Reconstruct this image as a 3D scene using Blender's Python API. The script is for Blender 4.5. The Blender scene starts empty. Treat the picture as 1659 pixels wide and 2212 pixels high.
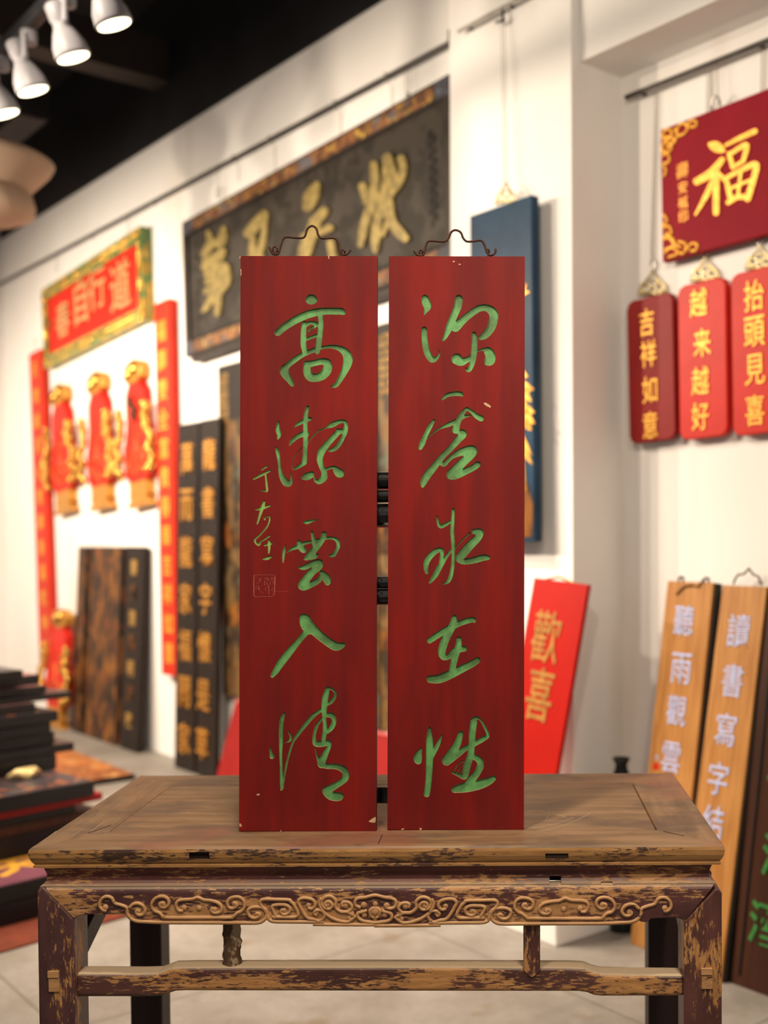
import bpy, bmesh, math, random
import numpy as np
from mathutils import Vector, Matrix, Quaternion
from mathutils.geometry import delaunay_2d_cdt
random.seed(7)
S = bpy.context.scene
COL = S.collection
# ------------------------------------------------------------------ camera
F = 2458.0; W0, H0 = 1659, 2212; CXP = 1092.0; HOR = 1155.0; CAMZ = 1.325
PITCH = math.radians(1.5); ROLL = -0.005
CYP = HOR + F * math.tan(PITCH)
cam = bpy.data.cameras.new('camera'); camo = bpy.data.objects.new('camera', cam); COL.objects.link(camo)
RC = (Matrix.Rotation(math.radians(90) - PITCH, 3, 'X') @ Matrix.Rotation(ROLL, 3, 'Z'))
CAM = Vector((0, 0, CAMZ))
camo.matrix_world = Matrix.Translation(CAM) @ RC.to_4x4()
cam.sensor_fit = 'VERTICAL'; cam.sensor_height = 36.0; cam.lens = F / H0 * 36.0
cam.shift_y = (CYP - H0 / 2) / H0; cam.shift_x = -(CXP - W0 / 2) / H0
cam.clip_start = 0.05
cam.dof.use_dof = True; cam.dof.focus_distance = 1.86; cam.dof.aperture_fstop = 2.5
S.camera = camo
# ------------------------------------------------------------------ world, colour, lights
S.view_settings.view_transform = 'Standard'
S.view_settings.look = 'None'; S.view_settings.gamma = 1.0; S.view_settings.exposure = 0.0
wd = bpy.data.worlds.new('world'); S.world = wd; wd.use_nodes = True
wd.node_tree.nodes['Background'].inputs[0].default_value = (0.95, 0.90, 0.86, 1)
wd.node_tree.nodes['Background'].inputs[1].default_value = 0.30

def spot(name, loc, target, power, angle, blend=0.6, size=0.06, col=(1, 0.84, 0.66)):
    l = bpy.data.lights.new(name, 'SPOT'); l.energy = power; l.spot_size = math.radians(angle)
    l.spot_blend = blend; l.shadow_soft_size = size; l.color = col
    o = bpy.data.objects.new(name, l); COL.objects.link(o)
    d = (Vector(target) - Vector(loc)).normalized()
    o.matrix_world = Matrix.Translation(Vector(loc)) @ d.to_track_quat('-Z', 'Y').to_matrix().to_4x4()
    return o

# ------------------------------------------------------------------ picture <-> place helpers
def ray(p):
    return RC @ Vector(((p[0] - CXP) / F, -(p[1] - CYP) / F, -1.0))
def hit(p, pt, n):
    r = ray(p); return CAM + r * ((Vector(pt) - CAM).dot(n) / r.dot(n))
UP = Vector((0, 0, 1))
def floor_at(p, z=0.0): return hit(p, (0, 0, z), UP)
d_ = ray((-1032, 1156)); d_.z = 0; d_.normalize()
U = -d_                                   # along the wall, towards the camera
NIN = Vector((-U.y, U.x, 0))              # into the wall
CP = floor_at((1201, 2046))               # plinth corner on the floor
CC = CP + NIN * 0.20 - U * 0.122          # pilaster corner
PD = 0.245                                 # how far the pilaster stands out
WP = CC + NIN * PD                        # a point of the wall face
WALLROT = math.atan2(U.y, U.x)
def wall_at(p, w=0.0, base=None):
    b = WP if base is None else base
    return hit(p, b - NIN * w, NIN)
def pix(w):
    c = RC.transposed() @ (Vector(w) - CAM); return (CXP + F * c.x / -c.z, CYP - F * c.y / -c.z)
def ucoord(v): return (v - CC).dot(U)

def frame(origin, ex, ez):
    ez = ez.normalized(); ex = (ex - ez * ex.dot(ez)).normalized(); ey = ez.cross(ex)
    m = Matrix((ex, ey, ez)).transposed().to_4x4(); m.translation = origin
    return m
class Plane:
    """a rectangle standing in the place: matrix, width, height; picture points read on it"""
    def __init__(s, corners):
        tl, tr, br, bl = corners
        ez = ((tl + tr) - (bl + br)).normalized(); ex = ((tr - tl) + (br - bl))
        s.M = frame((bl + br) / 2, ex, ez); s.W = ((tr - tl).length + (br - bl).length) / 2
        s.H = ((tl - bl).length + (tr - br).length) / 2
        s.Mi = s.M.inverted()
        s.n = s.M.to_3x3() @ Vector((0, 1, 0)); s.o = s.M.translation.copy()
    def loc(s, p, y=0.0):
        v = s.Mi @ hit(p, s.o + s.n * y, s.n); return (v.x, v.z)
    def sc(s, p):        # metres per picture pixel, vertically
        a = s.loc((p[0], p[1] - 5)); b = s.loc((p[0], p[1] + 5)); return abs(a[1] - b[1]) / 10
def wall_plane(tl, tr, br, bl, w, base=None):
    return Plane([wall_at(q, w, base) for q in (tl, tr, br, bl)])
def lean_plane(tl, tr, br, bl, zfloor=0.0, wtop=0.03, base=None):
    B = [floor_at(br, zfloor), floor_at(bl, zfloor)]
    T = [wall_at(tl, wtop, base), wall_at(tr, wtop, base)]
    # same foot line and same top height for both corners
    return Plane([T[0], T[1], B[0], B[1]])

# ------------------------------------------------------------------ object helpers
def link(name, me, parent=None, mats=(), M=None):
    o = bpy.data.objects.new(name, me); COL.objects.link(o)
    for m in mats: me.materials.append(m)
    if parent is not None: o.parent = parent
    if M is not None: o.matrix_world = M
    return o
def mesh(name, v, f, mats, parent=None, smooth=False, mi=None, M=None):
    me = bpy.data.meshes.new(name); me.from_pydata([tuple(a) for a in v], [], f)
    if not isinstance(mats, (list, tuple)): mats = [mats]
    o = link(name, me, parent, mats, M)
    if mi: me.polygons.foreach_set('material_index', mi)
    if smooth: me.polygons.foreach_set('use_smooth', [True] * len(me.polygons))
    bm = bmesh.new(); bm.from_mesh(me); bmesh.ops.recalc_face_normals(bm, faces=bm.faces); bm.to_mesh(me); bm.free()
    me.update()
    return o
def tag(o, label=None, cat=None, group=None, kind=None):
    if label: o['label'] = label
    if cat: o['category'] = cat
    if group: o['group'] = group
    if kind: o['kind'] = kind
    return o
def thing(name, label, cat, M, group=None):
    o = bpy.data.objects.new(name, None); COL.objects.link(o); o.matrix_world = M; o.empty_display_size = 0.05
    return tag(o, label, cat, group)
def bevel(o, w=0.003, seg=2, ang=40):
    m = o.modifiers.new('bevel', 'BEVEL'); m.width = w; m.segments = seg; m.limit_method = 'ANGLE'; m.angle_limit = math.radians(ang)
    return o
def box_vf(x0, x1, y0, y1, z0, z1):
    v = [(x, y, z) for z in (z0, z1) for y in (y0, y1) for x in (x0, x1)]
    f = [(0, 2, 3, 1), (4, 5, 7, 6), (0, 1, 5, 4), (1, 3, 7, 5), (3, 2, 6, 7), (2, 0, 4, 6)]
    return v, f
def box(name, b, mat, parent=None, bev=0.0, M=None):
    v, f = box_vf(*b); o = mesh(name, v, f, mat, parent, M=M)
    if bev: bevel(o, bev)
    return o
def join(parts):
    V, Fc = [], []
    for v, f in parts:
        n = len(V); V += list(v); Fc += [tuple(i + n for i in q) for q in f]
    return V, Fc
def prism_vf(poly, y0, y1):
    """poly in local x,z, extruded along y"""
    n = len(poly)
    v = [(p[0], y0, p[1]) for p in poly] + [(p[0], y1, p[1]) for p in poly]
    f = [tuple(range(n)), tuple(range(2 * n - 1, n - 1, -1))]
    f += [(i, (i + 1) % n, n + (i + 1) % n, n + i) for i in range(n)]
    return v, f
def catmull(pts, n=6, closed=False):
    P = [np.array(p, float) for p in pts]
    if len(P) < 3 and not closed:
        return [P[0] + (P[-1] - P[0]) * t for t in np.linspace(0, 1, n + 1)]
    out = []; m = len(P)
    rng = range(m if closed else m - 1)
    for i in rng:
        if closed: a, b, c, d = P[(i - 1) % m], P[i], P[(i + 1) % m], P[(i + 2) % m]
        else: a, b, c, d = P[max(i - 1, 0)], P[i], P[i + 1], P[min(i + 2, m - 1)]
        for k in range(n):
            t = k / n
            out.append(0.5 * ((2 * b) + (c - a) * t + (2 * a - 5 * b + 4 * c - d) * t * t + (3 * b - a - 3 * c + d) * t ** 3))
    if not closed: out.append(P[-1])
    return out
def tube_vf(pts, r, n=8, closed=False, flat=None):
    P = [Vector(p) for p in pts]; m = len(P); V = []; Fc = []
    rr = r if isinstance(r, (list, tuple)) else [r] * m
    prev = None
    for i in range(m):
        if closed: t = (P[(i + 1) % m] - P[i - 1])
        else: t = P[min(i + 1, m - 1)] - P[max(i - 1, 0)]
        if t.length < 1e-9: t = Vector((0, 0, 1))
        t.normalize()
        if prev is None:
            a = Vector((0, 1, 0)) if abs(t.y) < 0.9 else Vector((1, 0, 0))
            prev = (a - t * a.dot(t)).normalized()
        else:
            q = prev - t * prev.dot(t)
            prev = q.normalized() if q.length > 1e-6 else prev
        b = t.cross(prev)
        for k in range(n):
            an = 2 * math.pi * k / n
            V.append(P[i] + prev * (rr[i] * math.cos(an)) + b * (rr[i] * math.sin(an)))
    for i in range(m if closed else m - 1):
        j = (i + 1) % m
        for k in range(n):
            Fc.append((i * n + k, i * n + (k + 1) % n, j * n + (k + 1) % n, j * n + k))
    if not closed:
        Fc.append(tuple(range(n))); Fc.append(tuple(range((m - 1) * n + n - 1, (m - 1) * n - 1, -1)))
    return V, Fc
def lathe_vf(prof, n=24, c=(0, 0, 0)):
    V = []; Fc = []
    for r, z in prof:
        for k in range(n):
            a = 2 * math.pi * k / n; V.append((c[0] + r * math.cos(a), c[1] + r * math.sin(a), c[2] + z))
    for i in range(len(prof) - 1):
        for k in range(n):
            Fc.append((i * n + k, i * n + (k + 1) % n, (i + 1) * n + (k + 1) % n, (i + 1) * n + k))
    Fc.append(tuple(range(n))); m = (len(prof) - 1) * n; Fc.append(tuple(m + n - 1 - k for k in range(n)))
    return V, Fc
def ball_vf(c, r, sy=1.0, n=8, m=6):
    V = []; Fc = []
    for i in range(1, m):
        ph = math.pi * i / m
        for k in range(n):
            a = 2 * math.pi * k / n
            V.append((c[0] + r * math.sin(ph) * math.cos(a), c[1] + sy * r * math.sin(ph) * math.sin(a), c[2] + r * math.cos(ph)))
    top = len(V); V.append((c[0], c[1], c[2] + r)); bot = len(V); V.append((c[0], c[1], c[2] - r))
    for i in range(m - 2):
        for k in range(n): Fc.append((i * n + k, i * n + (k + 1) % n, (i + 1) * n + (k + 1) % n, (i + 1) * n + k))
    for k in range(n):
        Fc.append((top, (k + 1) % n, k)); Fc.append((bot, (m - 2) * n + k, (m - 2) * n + (k + 1) % n))
    return V, Fc

# ------------------------------------------------------------------ brush strokes -> clean outlines
class Field:
    """a union of tapered strokes, sampled on a grid in picture pixels"""
    def __init__(s, strokes, res=2.5, n=7):
        segs = []
        for st in strokes:
            q = catmull(st, n)
            q = [np.array((a[0], a[1], max(a[2], 0.8))) for a in q]
            segs += list(zip(q[:-1], q[1:]))
        A = np.array([a for a, b in segs]); B = np.array([b for a, b in segs])
        mx = max(A[:, 2].max(), B[:, 2].max())
        lo = np.minimum(A, B).min(0)[:2] - mx / 2 - 3; hi = np.maximum(A, B).max(0)[:2] + mx / 2 + 3
        s.lo = lo; s.res = res
        nx, ny = int((hi[0] - lo[0]) * res) + 2, int((hi[1] - lo[1]) * res) + 2
        g = np.full((ny, nx), 9.0); s.nx, s.ny = nx, ny
        for a, b in segs:
            r = max(a[2], b[2]) / 2 + 2
            x0 = max(int((min(a[0], b[0]) - r - lo[0]) * res), 0); x1 = min(int((max(a[0], b[0]) + r - lo[0]) * res) + 2, nx)
            y0 = max(int((min(a[1], b[1]) - r - lo[1]) * res), 0); y1 = min(int((max(a[1], b[1]) + r - lo[1]) * res) + 2, ny)
            X, Y = np.meshgrid(np.arange(x0, x1) / res + lo[0], np.arange(y0, y1) / res + lo[1])
            d = b[:2] - a[:2]; L = max(d.dot(d), 1e-9)
            t = np.clip(((X - a[0]) * d[0] + (Y - a[1]) * d[1]) / L, 0, 1)
            f = np.hypot(X - a[0] - t * d[0], Y - a[1] - t * d[1]) - (a[2] + (b[2] - a[2]) * t) / 2
            g[y0:y1, x0:x1] = np.minimum(g[y0:y1, x0:x1], f)
        g[np.abs(g) < 1e-4] = 1e-4
        s.g = g
    def inside(s, x, y):
        i = (x - s.lo[0]) * s.res; j = (y - s.lo[1]) * s.res
        if i < 0 or j < 0 or i >= s.nx - 1 or j >= s.ny - 1: return False
        i0, j0 = int(i), int(j); u, v = i - i0, j - j0; g = s.g
        return (g[j0, i0] * (1 - u) * (1 - v) + g[j0, i0 + 1] * u * (1 - v) + g[j0 + 1, i0] * (1 - u) * v + g[j0 + 1, i0 + 1] * u * v) < 0
    def loops(s, eps=0.12):
        g = s.g; ins = g < 0
        nxt = {}
        def ex(j, i): a, b = g[j, i], g[j, i + 1]; return (i + a / (a - b), j)
        def ey(j, i): a, b = g[j, i], g[j + 1, i]; return (i, j + a / (a - b))
        cells = np.argwhere((ins[:-1, :-1].astype(int) + ins[1:, :-1] + ins[:-1, 1:] + ins[1:, 1:]) % 4 != 0)
        pts = {}
        for j, i in cells:
            c = (ins[j, i], ins[j, i + 1], ins[j + 1, i + 1], ins[j + 1, i])
            E = [('x', j, i), ('y', j, i + 1), ('x', j + 1, i), ('y', j, i)]
            outs, inn = [], []
            for k in range(4):
                a, b = c[k], c[(k + 1) % 4]
                if a and not b: outs.append(k)
                elif b and not a: inn.append(k)
            for o_ in outs:
                # leave the solid at edge o_, come back in at the next entering edge
                k = o_
                for d in range(1, 5):
                    if (o_ + d) % 4 in inn: k = (o_ + d) % 4; break
                nxt[E[o_]] = E[k]
            for e in E:
                if e not in pts: pts[e] = None
        L = []; seen = set()
        for st in list(nxt):
            if st in seen: continue
            cur = st; lp = []
            while cur in nxt and cur not in seen:
                seen.add(cur); lp.append(cur); cur = nxt[cur]
            P = []
            for k, j, i in lp:
                q = ex(j, i) if k == 'x' else ey(j, i)
                P.append((q[0] / s.res + s.lo[0], q[1] / s.res + s.lo[1]))
            P = simplify(P, eps)
            if len(P) >= 4: L.append(P)
        return L
def simplify(P, eps):
    if len(P) < 6: return P
    A = np.array(P)
    def dp(a, b):
        if b - a < 2: return []
        d = A[b] - A[a]; L = np.hypot(*d)
        q = A[a + 1:b] - A[a]
        dist = np.abs(d[0] * q[:, 1] - d[1] * q[:, 0]) / L if L > 1e-9 else np.hypot(q[:, 0], q[:, 1])
        k = int(dist.argmax())
        if dist[k] < eps: return []
        k += a + 1
        return dp(a, k) + [k] + dp(k, b)
    m = len(P) // 2
    idx = [0] + dp(0, m) + [m] + dp(m, len(P) - 1)
    return [P[i] for i in idx]
def zoomed(strokes, x0, y0, s):
    return [[(x0 + a[0] / s, y0 + a[1] / s, a[2] / s) for a in st] for st in strokes]
def tri_region(outer, loops):
    """triangulate; returns verts (px), triangles"""
    V = []; Ed = []
    for lp in ([outer] if outer else []) + loops:
        n = len(V); V += [Vector((p[0], p[1])) for p in lp]; m = len(lp)
        Ed += [(n + i, n + (i + 1) % m) for i in range(m)]
    r = delaunay_2d_cdt(V, Ed, [], 0, 1e-4)
    return [tuple(v) for v in r[0]], [tuple(f) for f in r[2]]
def raised_glyph(name, strokes, tolocal, y_front, depth, mat, parent, res=2.5):
    """solid brush character standing proud of a board (towards -y)"""
    fl = Field(strokes, res); lp = fl.loops()
    v, t = tri_region(None, lp)
    t = [q for q in t if fl.inside(sum(v[i][0] for i in q) / 3, sum(v[i][1] for i in q) / 3)]
    lv = [tolocal(p) for p in v]; n = len(lv)
    V = [(p[0], y_front - depth, p[1]) for p in lv] + [(p[0], y_front + 0.002, p[1]) for p in lv]
    Fc = list(t)
    cnt = {}
    for q in t:
        for a, b in ((q[0], q[1]), (q[1], q[2]), (q[2], q[0])):
            cnt[(a, b)] = 1
    for (a, b) in cnt:
        if (b, a) not in cnt: Fc.append((a, b, n + b, n + a))
    return mesh(name, V, Fc, mat, parent)
GL = {}
def font_glyph(ch, bold):
    k = (ch, bold)
    if k not in GL:
        c = bpy.data.curves.new('glyph', 'FONT'); c.body = ch; c.size = 1; c.resolution_u = 2; c.offset = bold; c.fill_mode = 'FRONT'
        c.extrude = 0.5
        o = bpy.data.objects.new('glyph', c); COL.objects.link(o)
        me = bpy.data.meshes.new_from_object(o.evaluated_get(bpy.context.evaluated_depsgraph_get()))
        V = [tuple(v.co) for v in me.vertices]; Fc = [tuple(p.vertices) for p in me.polygons]
        bpy.data.objects.remove(o); bpy.data.curves.remove(c); bpy.data.meshes.remove(me)
        xs = [v[0] for v in V]; ys = [v[1] for v in V]
        cx, cy = (min(xs) + max(xs)) / 2, (min(ys) + max(ys)) / 2
        GL[k] = ([((v[0] - cx), v[1] - cy, v[2]) for v in V], Fc, max(xs) - min(xs), max(ys) - min(ys))
    return GL[k]
def glyph_vf(ch, x, z, h, yf=0.0, depth=0.003, bold=0.02, ws=1.0, rot=0.0):
    V, Fc, gw, gh = font_glyph(ch, bold)
    k = h / max(gh, gw * 0.75); kx = k * ws
    c, s = math.cos(rot), math.sin(rot)
    return [(x + (v[0] * kx) * c - v[1] * k * s, yf - depth + 0.5 * (depth + 0.002) - v[2] * (depth + 0.002), z + v[0] * kx * s + v[1] * k * c) for v in V], Fc
def char(ch, pl, p, h_px, mat, parent, depth=0.003, bold=0.02, ws=1.0, name='character', rot=0.0):
    x, z = pl.loc(p); k = pl.sc(p)
    v, f = glyph_vf(ch, x, z, h_px * k, 0.0, depth, bold, ws, rot)
    return mesh(name, v, f, mat, parent)

# ------------------------------------------------------------------ materials
class NT:
    def __init__(s, name):
        s.m = bpy.data.materials.new(name); s.m.use_nodes = True; s.t = s.m.node_tree
        s.b = s.t.nodes['Principled BSDF']; s.x = None
    def n(s, typ, **kw):
        o = s.t.nodes.new(typ)
        for k, v in kw.items(): setattr(o, k, v)
        return o
    def l(s, a, b): s.t.links.new(a, b)
    def coord(s, scale=(1, 1, 1), off=(0, 0, 0)):
        c = s.n('ShaderNodeTexCoord'); m = s.n('ShaderNodeMapping'); m.inputs['Scale'].default_value = scale; m.inputs['Location'].default_value = off
        s.l(c.outputs['Object'], m.inputs['Vector']); return m.outputs['Vector']
    def noise(s, scale, sc=(1, 1, 1), detail=4, rough=0.55, off=(0, 0, 0), dist=0.0):
        n = s.n('ShaderNodeTexNoise'); n.inputs['Scale'].default_value = scale; n.inputs['Detail'].default_value = detail
        n.inputs['Roughness'].default_value = rough; n.inputs['Distortion'].default_value = dist
        s.l(s.coord(sc, off), n.inputs['Vector']); return n.outputs['Fac']
    def ramp(s, fac, a, b):
        r = s.n('ShaderNodeMapRange'); r.interpolation_type = 'SMOOTHSTEP'
        r.inputs['From Min'].default_value = a; r.inputs['From Max'].default_value = b; s.l(fac, r.inputs['Value']); return r.outputs['Result']
    def mix(s, fac, a, b):
        m = s.n('ShaderNodeMix', data_type='RGBA')
        if isinstance(fac, float): m.inputs[0].default_value = fac
        else: s.l(fac, m.inputs[0])
        for v, i in ((a, 6), (b, 7)):
            if isinstance(v, tuple): m.inputs[i].default_value = v + (1,) if len(v) == 3 else v
            else: s.l(v, m.inputs[i])
        return m.outputs[2]
    def math(s, op, a, b=0.0):
        m = s.n('ShaderNodeMath', operation=op)
        for v, i in ((a, 0), (b, 1)):
            if isinstance(v, (int, float)): m.inputs[i].default_value = v
            else: s.l(v, m.inputs[i])
        return m.outputs[0]
    def done(s, col, rough=0.5, metal=0.0, bump=None, bs=0.3, bd=0.002, spec=0.5, coat=0.0):
        if isinstance(col, tuple): s.b.inputs['Base Color'].default_value = col + (1,)
        else: s.l(col, s.b.inputs['Base Color'])
        if isinstance(rough, float): s.b.inputs['Roughness'].default_value = rough
        else: s.l(rough, s.b.inputs['Roughness'])
        s.b.inputs['Metallic'].default_value = metal; s.b.inputs['Specular IOR Level'].default_value = spec
        s.b.inputs['Coat Weight'].default_value = coat; s.b.inputs['Coat Roughness'].default_value = 0.15
        if bump is not None:
            b = s.n('ShaderNodeBump'); b.inputs['Strength'].default_value = bs; b.inputs['Distance'].default_value = bd
            s.l(bump, b.inputs['Height']); s.l(b.outputs['Normal'], s.b.inputs['Normal'])
        return s.m
def plain(name, col, rough=0.5, metal=0.0, vary=0.25, sc=12.0, spec=0.22, coat=0.0, st=(1, 1, 1)):
    t = NT(name); n = t.noise(sc, st)
    c2 = tuple(max(0.0, c * (1 - vary)) for c in col)
    return t.done(t.mix(t.ramp(n, 0.35, 0.65), c2, col), rough, metal, spec=spec, coat=coat)
def red_lacquer(name, a, b, c, rough=0.4, off=(0, 0, 0)):
    t = NT(name)
    base = t.mix(t.ramp(t.noise(7, (3.0, 1, 0.5), 3, 0.55, off), 0.35, 0.7), a, b)
    base = t.mix(t.math('MULTIPLY', t.ramp(t.noise(55, (1, 1, 0.05), 2, 0.55, off), 0.45, 0.75), 0.35), base, c)
    fleck = t.ramp(t.noise(260, (1, 1, 1), 2, 0.5, off), 0.80, 0.84)
    base = t.mix(t.math('MULTIPLY', fleck, 0.7), base, (0.42, 0.20, 0.14))
    scr = t.ramp(t.noise(90, (0.12, 1, 1), 2, 0.4, off, 0.6), 0.78, 0.82)
    base = t.mix(t.math('MULTIPLY', scr, 0.25), base, (0.30, 0.06, 0.045))
    r = t.n('ShaderNodeMapRange'); t.l(t.noise(9, (2, 1, 0.6), 4), r.inputs['Value']); r.inputs['To Min'].default_value = rough - 0.08; r.inputs['To Max'].default_value = rough + 0.14
    return t.done(base, r.outputs['Result'], bump=t.noise(140, (1, 1, 0.3), 3), bs=0.06, bd=0.001, spec=0.22)
def worn(name, axis, thr, tan=(0.50, 0.25, 0.085), dark=(0.060, 0.018, 0.014), dust=0.0, off=(0, 0, 0), soft=0.05, tan2=(0.33, 0.15, 0.045)):
    t = NT(name)
    st = {'x': (0.10, 1, 1), 'z': (1, 1, 0.10)}[axis]; st2 = {'x': (0.34, 1, 1), 'z': (1, 1, 0.34)}[axis]; st3 = {'x': (0.22, 1, 1), 'z': (1, 1, 0.22)}[axis]
    big = t.noise(20, st2, 4, 0.55, off); fine = t.noise(230, st3, 6, 0.70, off)
    f = t.math('ADD', t.math('MULTIPLY', big, 0.50), t.math('MULTIPLY', fine, 0.50))
    wear = t.ramp(f, thr - soft * 0.4, thr + soft * 0.4)
    grain = t.ramp(t.noise(160, st, 4, 0.6), 0.3, 0.7)
    wood = t.mix(grain, tan2, tan)
    lac = t.mix(t.ramp(t.noise(25, st2, 4), 0.3, 0.7), dark, tuple(c * 1.9 for c in dark))
    c = t.mix(wear, lac, wood)
    rough = t.mix(wear, (0.42,) * 3, (0.62,) * 3)
    if dust:
        g = t.n('ShaderNodeNewGeometry'); s = t.n('ShaderNodeSeparateXYZ'); t.l(g.outputs['Normal'], s.inputs[0])
        d = t.math('MULTIPLY', t.ramp(s.outputs['Z'], 0.45, 0.85), dust)
        c = t.mix(d, c, (0.50, 0.38, 0.25)); rough = t.mix(d, rough, (0.9,) * 3)
    return t.done(c, rough, bump=t.math('SUBTRACT', t.math('MULTIPLY', fine, 0.4), wear), bs=0.35, bd=0.001)
def wood_top(name, axis):
    t = NT(name); st = {'x': (0.13, 1, 1), 'y': (1, 0.13, 1)}[axis]
    c = t.mix(t.ramp(t.noise(40, st, 5, 0.6), 0.3, 0.7), (0.140, 0.078, 0.038), (0.235, 0.142, 0.074))
    c = t.mix(t.math('MULTIPLY', t.ramp(t.noise(7, (0.7, 1.4, 1), 4, 0.6), 0.47, 0.64), 0.66), c, (0.070, 0.045, 0.032))
    c = t.mix(t.math('MULTIPLY', t.ramp(t.noise(4.2, (1, 1, 1), 3, 0.5, (3.3, 1.2, 0)), 0.52, 0.66), 0.50), c, (0.24, 0.080, 0.045))
    c = t.mix(t.math('MULTIPLY', t.ramp(t.noise(180, st, 2, 0.5), 0.66, 0.74), 0.5), c, (0.05, 0.03, 0.02))
    c = t.mix(t.math('MULTIPLY', t.ramp(t.noise(16, (0.4, 1.2, 1), 4, 0.6, (7, 2, 0)), 0.60, 0.72), 0.45), c, (0.055, 0.045, 0.038))
    r = t.mix(t.noise(14, st, 4), (0.50,) * 3, (0.62,) * 3)
    return t.done(c, r, bump=t.noise(150, st, 4), bs=0.10, bd=0.0008, spec=0.4)
def gold(name, a=(0.80, 0.47, 0.10), b=(0.45, 0.22, 0.04), rough=0.36, metal=0.75, sc=60):
    t = NT(name); return t.done(t.mix(t.ramp(t.noise(sc), 0.35, 0.65), b, a), rough, metal)
def patched(name, cols, sc, st=(1, 1, 1), rough=0.5, thr=(0.45, 0.55, 0.55, 0.65)):
    t = NT(name); c = t.mix(t.ramp(t.noise(sc, st, 4, 0.6), thr[0], thr[1]), cols[0], cols[1])
    if len(cols) > 2: c = t.mix(t.ramp(t.noise(sc * 1.7, st, 4, 0.6, (5, 3, 2)), thr[2], thr[3]), c, cols[2])
    if len(cols) > 3: c = t.mix(t.ramp(t.noise(sc * 0.8, st, 4, 0.6, (1, 8, 4)), thr[2], thr[3]), c, cols[3])
    return t.done(c, rough, spec=0.18)
def emit(name, col, st):
    t = NT(name); t.b.inputs['Emission Color'].default_value = col + (1,); t.b.inputs['Emission Strength'].default_value = st
    return t.done(col, 0.4)

def wall_mat():
    t = NT('white_wall_paint')
    c = t.mix(t.ramp(t.noise(1.3, (1, 1, 0.6), 3), 0.3, 0.75), (0.80, 0.77, 0.74), (0.86, 0.84, 0.82))
    c = t.mix(t.math('MULTIPLY', t.ramp(t.noise(2.6, (1, 1, 0.22), 3, 0.5, (2.0, 0, 0.3)), 0.60, 0.74), 0.32), c, (0.60, 0.47, 0.34))
    return t.done(c, 0.75, bump=t.noise(60, (1, 1, 1), 4), bs=0.05, spec=0.25)
M_WALL = wall_mat()
M_BLACK = plain('black_ceiling_paint', (0.017, 0.016, 0.017), 0.6, vary=0.3, sc=3, spec=0.2)
M_BLACKBROWN = plain('dark_brown_paint', (0.045, 0.034, 0.030), 0.6, sc=3)
def floor_mat():
    t = NT('grey_concrete_slabs')
    c = t.mix(t.ramp(t.noise(3.0, (1, 1, 1), 6, 0.65), 0.3, 0.7), (0.195, 0.172, 0.148), (0.29, 0.265, 0.24))
    c = t.mix(t.math('MULTIPLY', t.ramp(t.noise(26, (1, 1, 1), 6, 0.7), 0.35, 0.75), 0.35), c, (0.15, 0.13, 0.11))
    c = t.mix(t.math('MULTIPLY', t.ramp(t.noise(5, (1, 1, 1), 3, 0.5, (4, 4, 0)), 0.64, 0.72), 0.6), c, (0.17, 0.125, 0.075))
    b = t.n('ShaderNodeTexBrick'); b.offset = 0.0; b.inputs['Scale'].default_value = 1.0; b.inputs['Mortar Size'].default_value = 0.006
    b.inputs['Brick Width'].default_value = 1.2; b.inputs['Row Height'].default_value = 1.2
    t.l(t.coord((1, 1, 1), (0.30, 0.42, 0)), b.inputs['Vector'])
    c = t.mix(t.math('MULTIPLY', b.outputs['Fac'], 0.55), c, (0.10, 0.085, 0.07))
    return t.done(c, 0.55, bump=t.noise(40, (1, 1, 1), 5), bs=0.1, spec=0.35)
M_FLOOR = floor_mat()
M_RED = red_lacquer('old_red_lacquer', (0.125, 0.0075, 0.0062), (0.180, 0.0080, 0.0050), (0.085, 0.006, 0.006))
M_RED2 = red_lacquer('old_red_lacquer_twin', (0.125, 0.0075, 0.0062), (0.185, 0.0080, 0.0050), (0.085, 0.006, 0.006), off=(3.7, 1.3, 2.2))
M_REDEDGE = plain('dark_red_board_edge', (0.05, 0.012, 0.010), 0.6, sc=40)
def green_mat():
    t = NT('carved_green_paint')
    c = t.mix(t.ramp(t.noise(16, (1, 1, 1), 6, 0.65), 0.38, 0.62), (0.062, 0.145, 0.042), (0.11, 0.32, 0.095))
    c = t.mix(t.math('MULTIPLY', t.ramp(t.noise(230, (1, 1, 1), 2), 0.66, 0.74), 0.7), c, (0.04, 0.09, 0.03))
    return t.done(c, 0.5, bump=t.noise(200, (1, 1, 1), 3), bs=0.12, bd=0.001)
M_GREEN = green_mat()
M_GREEN2 = plain('pale_olive_green_paint', (0.22, 0.37, 0.10), 0.55, sc=40)
M_CUT = plain('bare_cut_edge', (0.42, 0.33, 0.17), 0.6, sc=60)
M_CHIP = plain('bare_wood_chip', (0.55, 0.36, 0.20), 0.7, sc=120)
M_SEAL = plain('scratched_seal_line', (0.50, 0.16, 0.12), 0.6, sc=120)
M_RUST = plain('rusty_wire', (0.075, 0.030, 0.018), 0.75, sc=400, vary=0.5, metal=0.2)
M_TOPX = wood_top('aged_brown_tabletop', 'x'); M_TOPY = wood_top('aged_brown_tabletop_end', 'y')
M_EDGE = worn('worn_golden_table_edge', 'x', 0.445, tan=(0.43, 0.22, 0.070), tan2=(0.29, 0.14, 0.042), dark=(0.05, 0.024, 0.016), dust=0.0)
M_WAIST = worn('worn_maroon_waist', 'x', 0.535, dark=(0.085, 0.022, 0.015), dust=0.5)
M_APRON = worn('worn_carved_apron', 'x', 0.515, tan=(0.50, 0.27, 0.11), dark=(0.055, 0.020, 0.018), dust=0.55)
M_CARVE = worn('rubbed_carving', 'x', 0.40, tan=(0.50, 0.27, 0.11), tan2=(0.36, 0.18, 0.07), dust=0.3)
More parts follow.
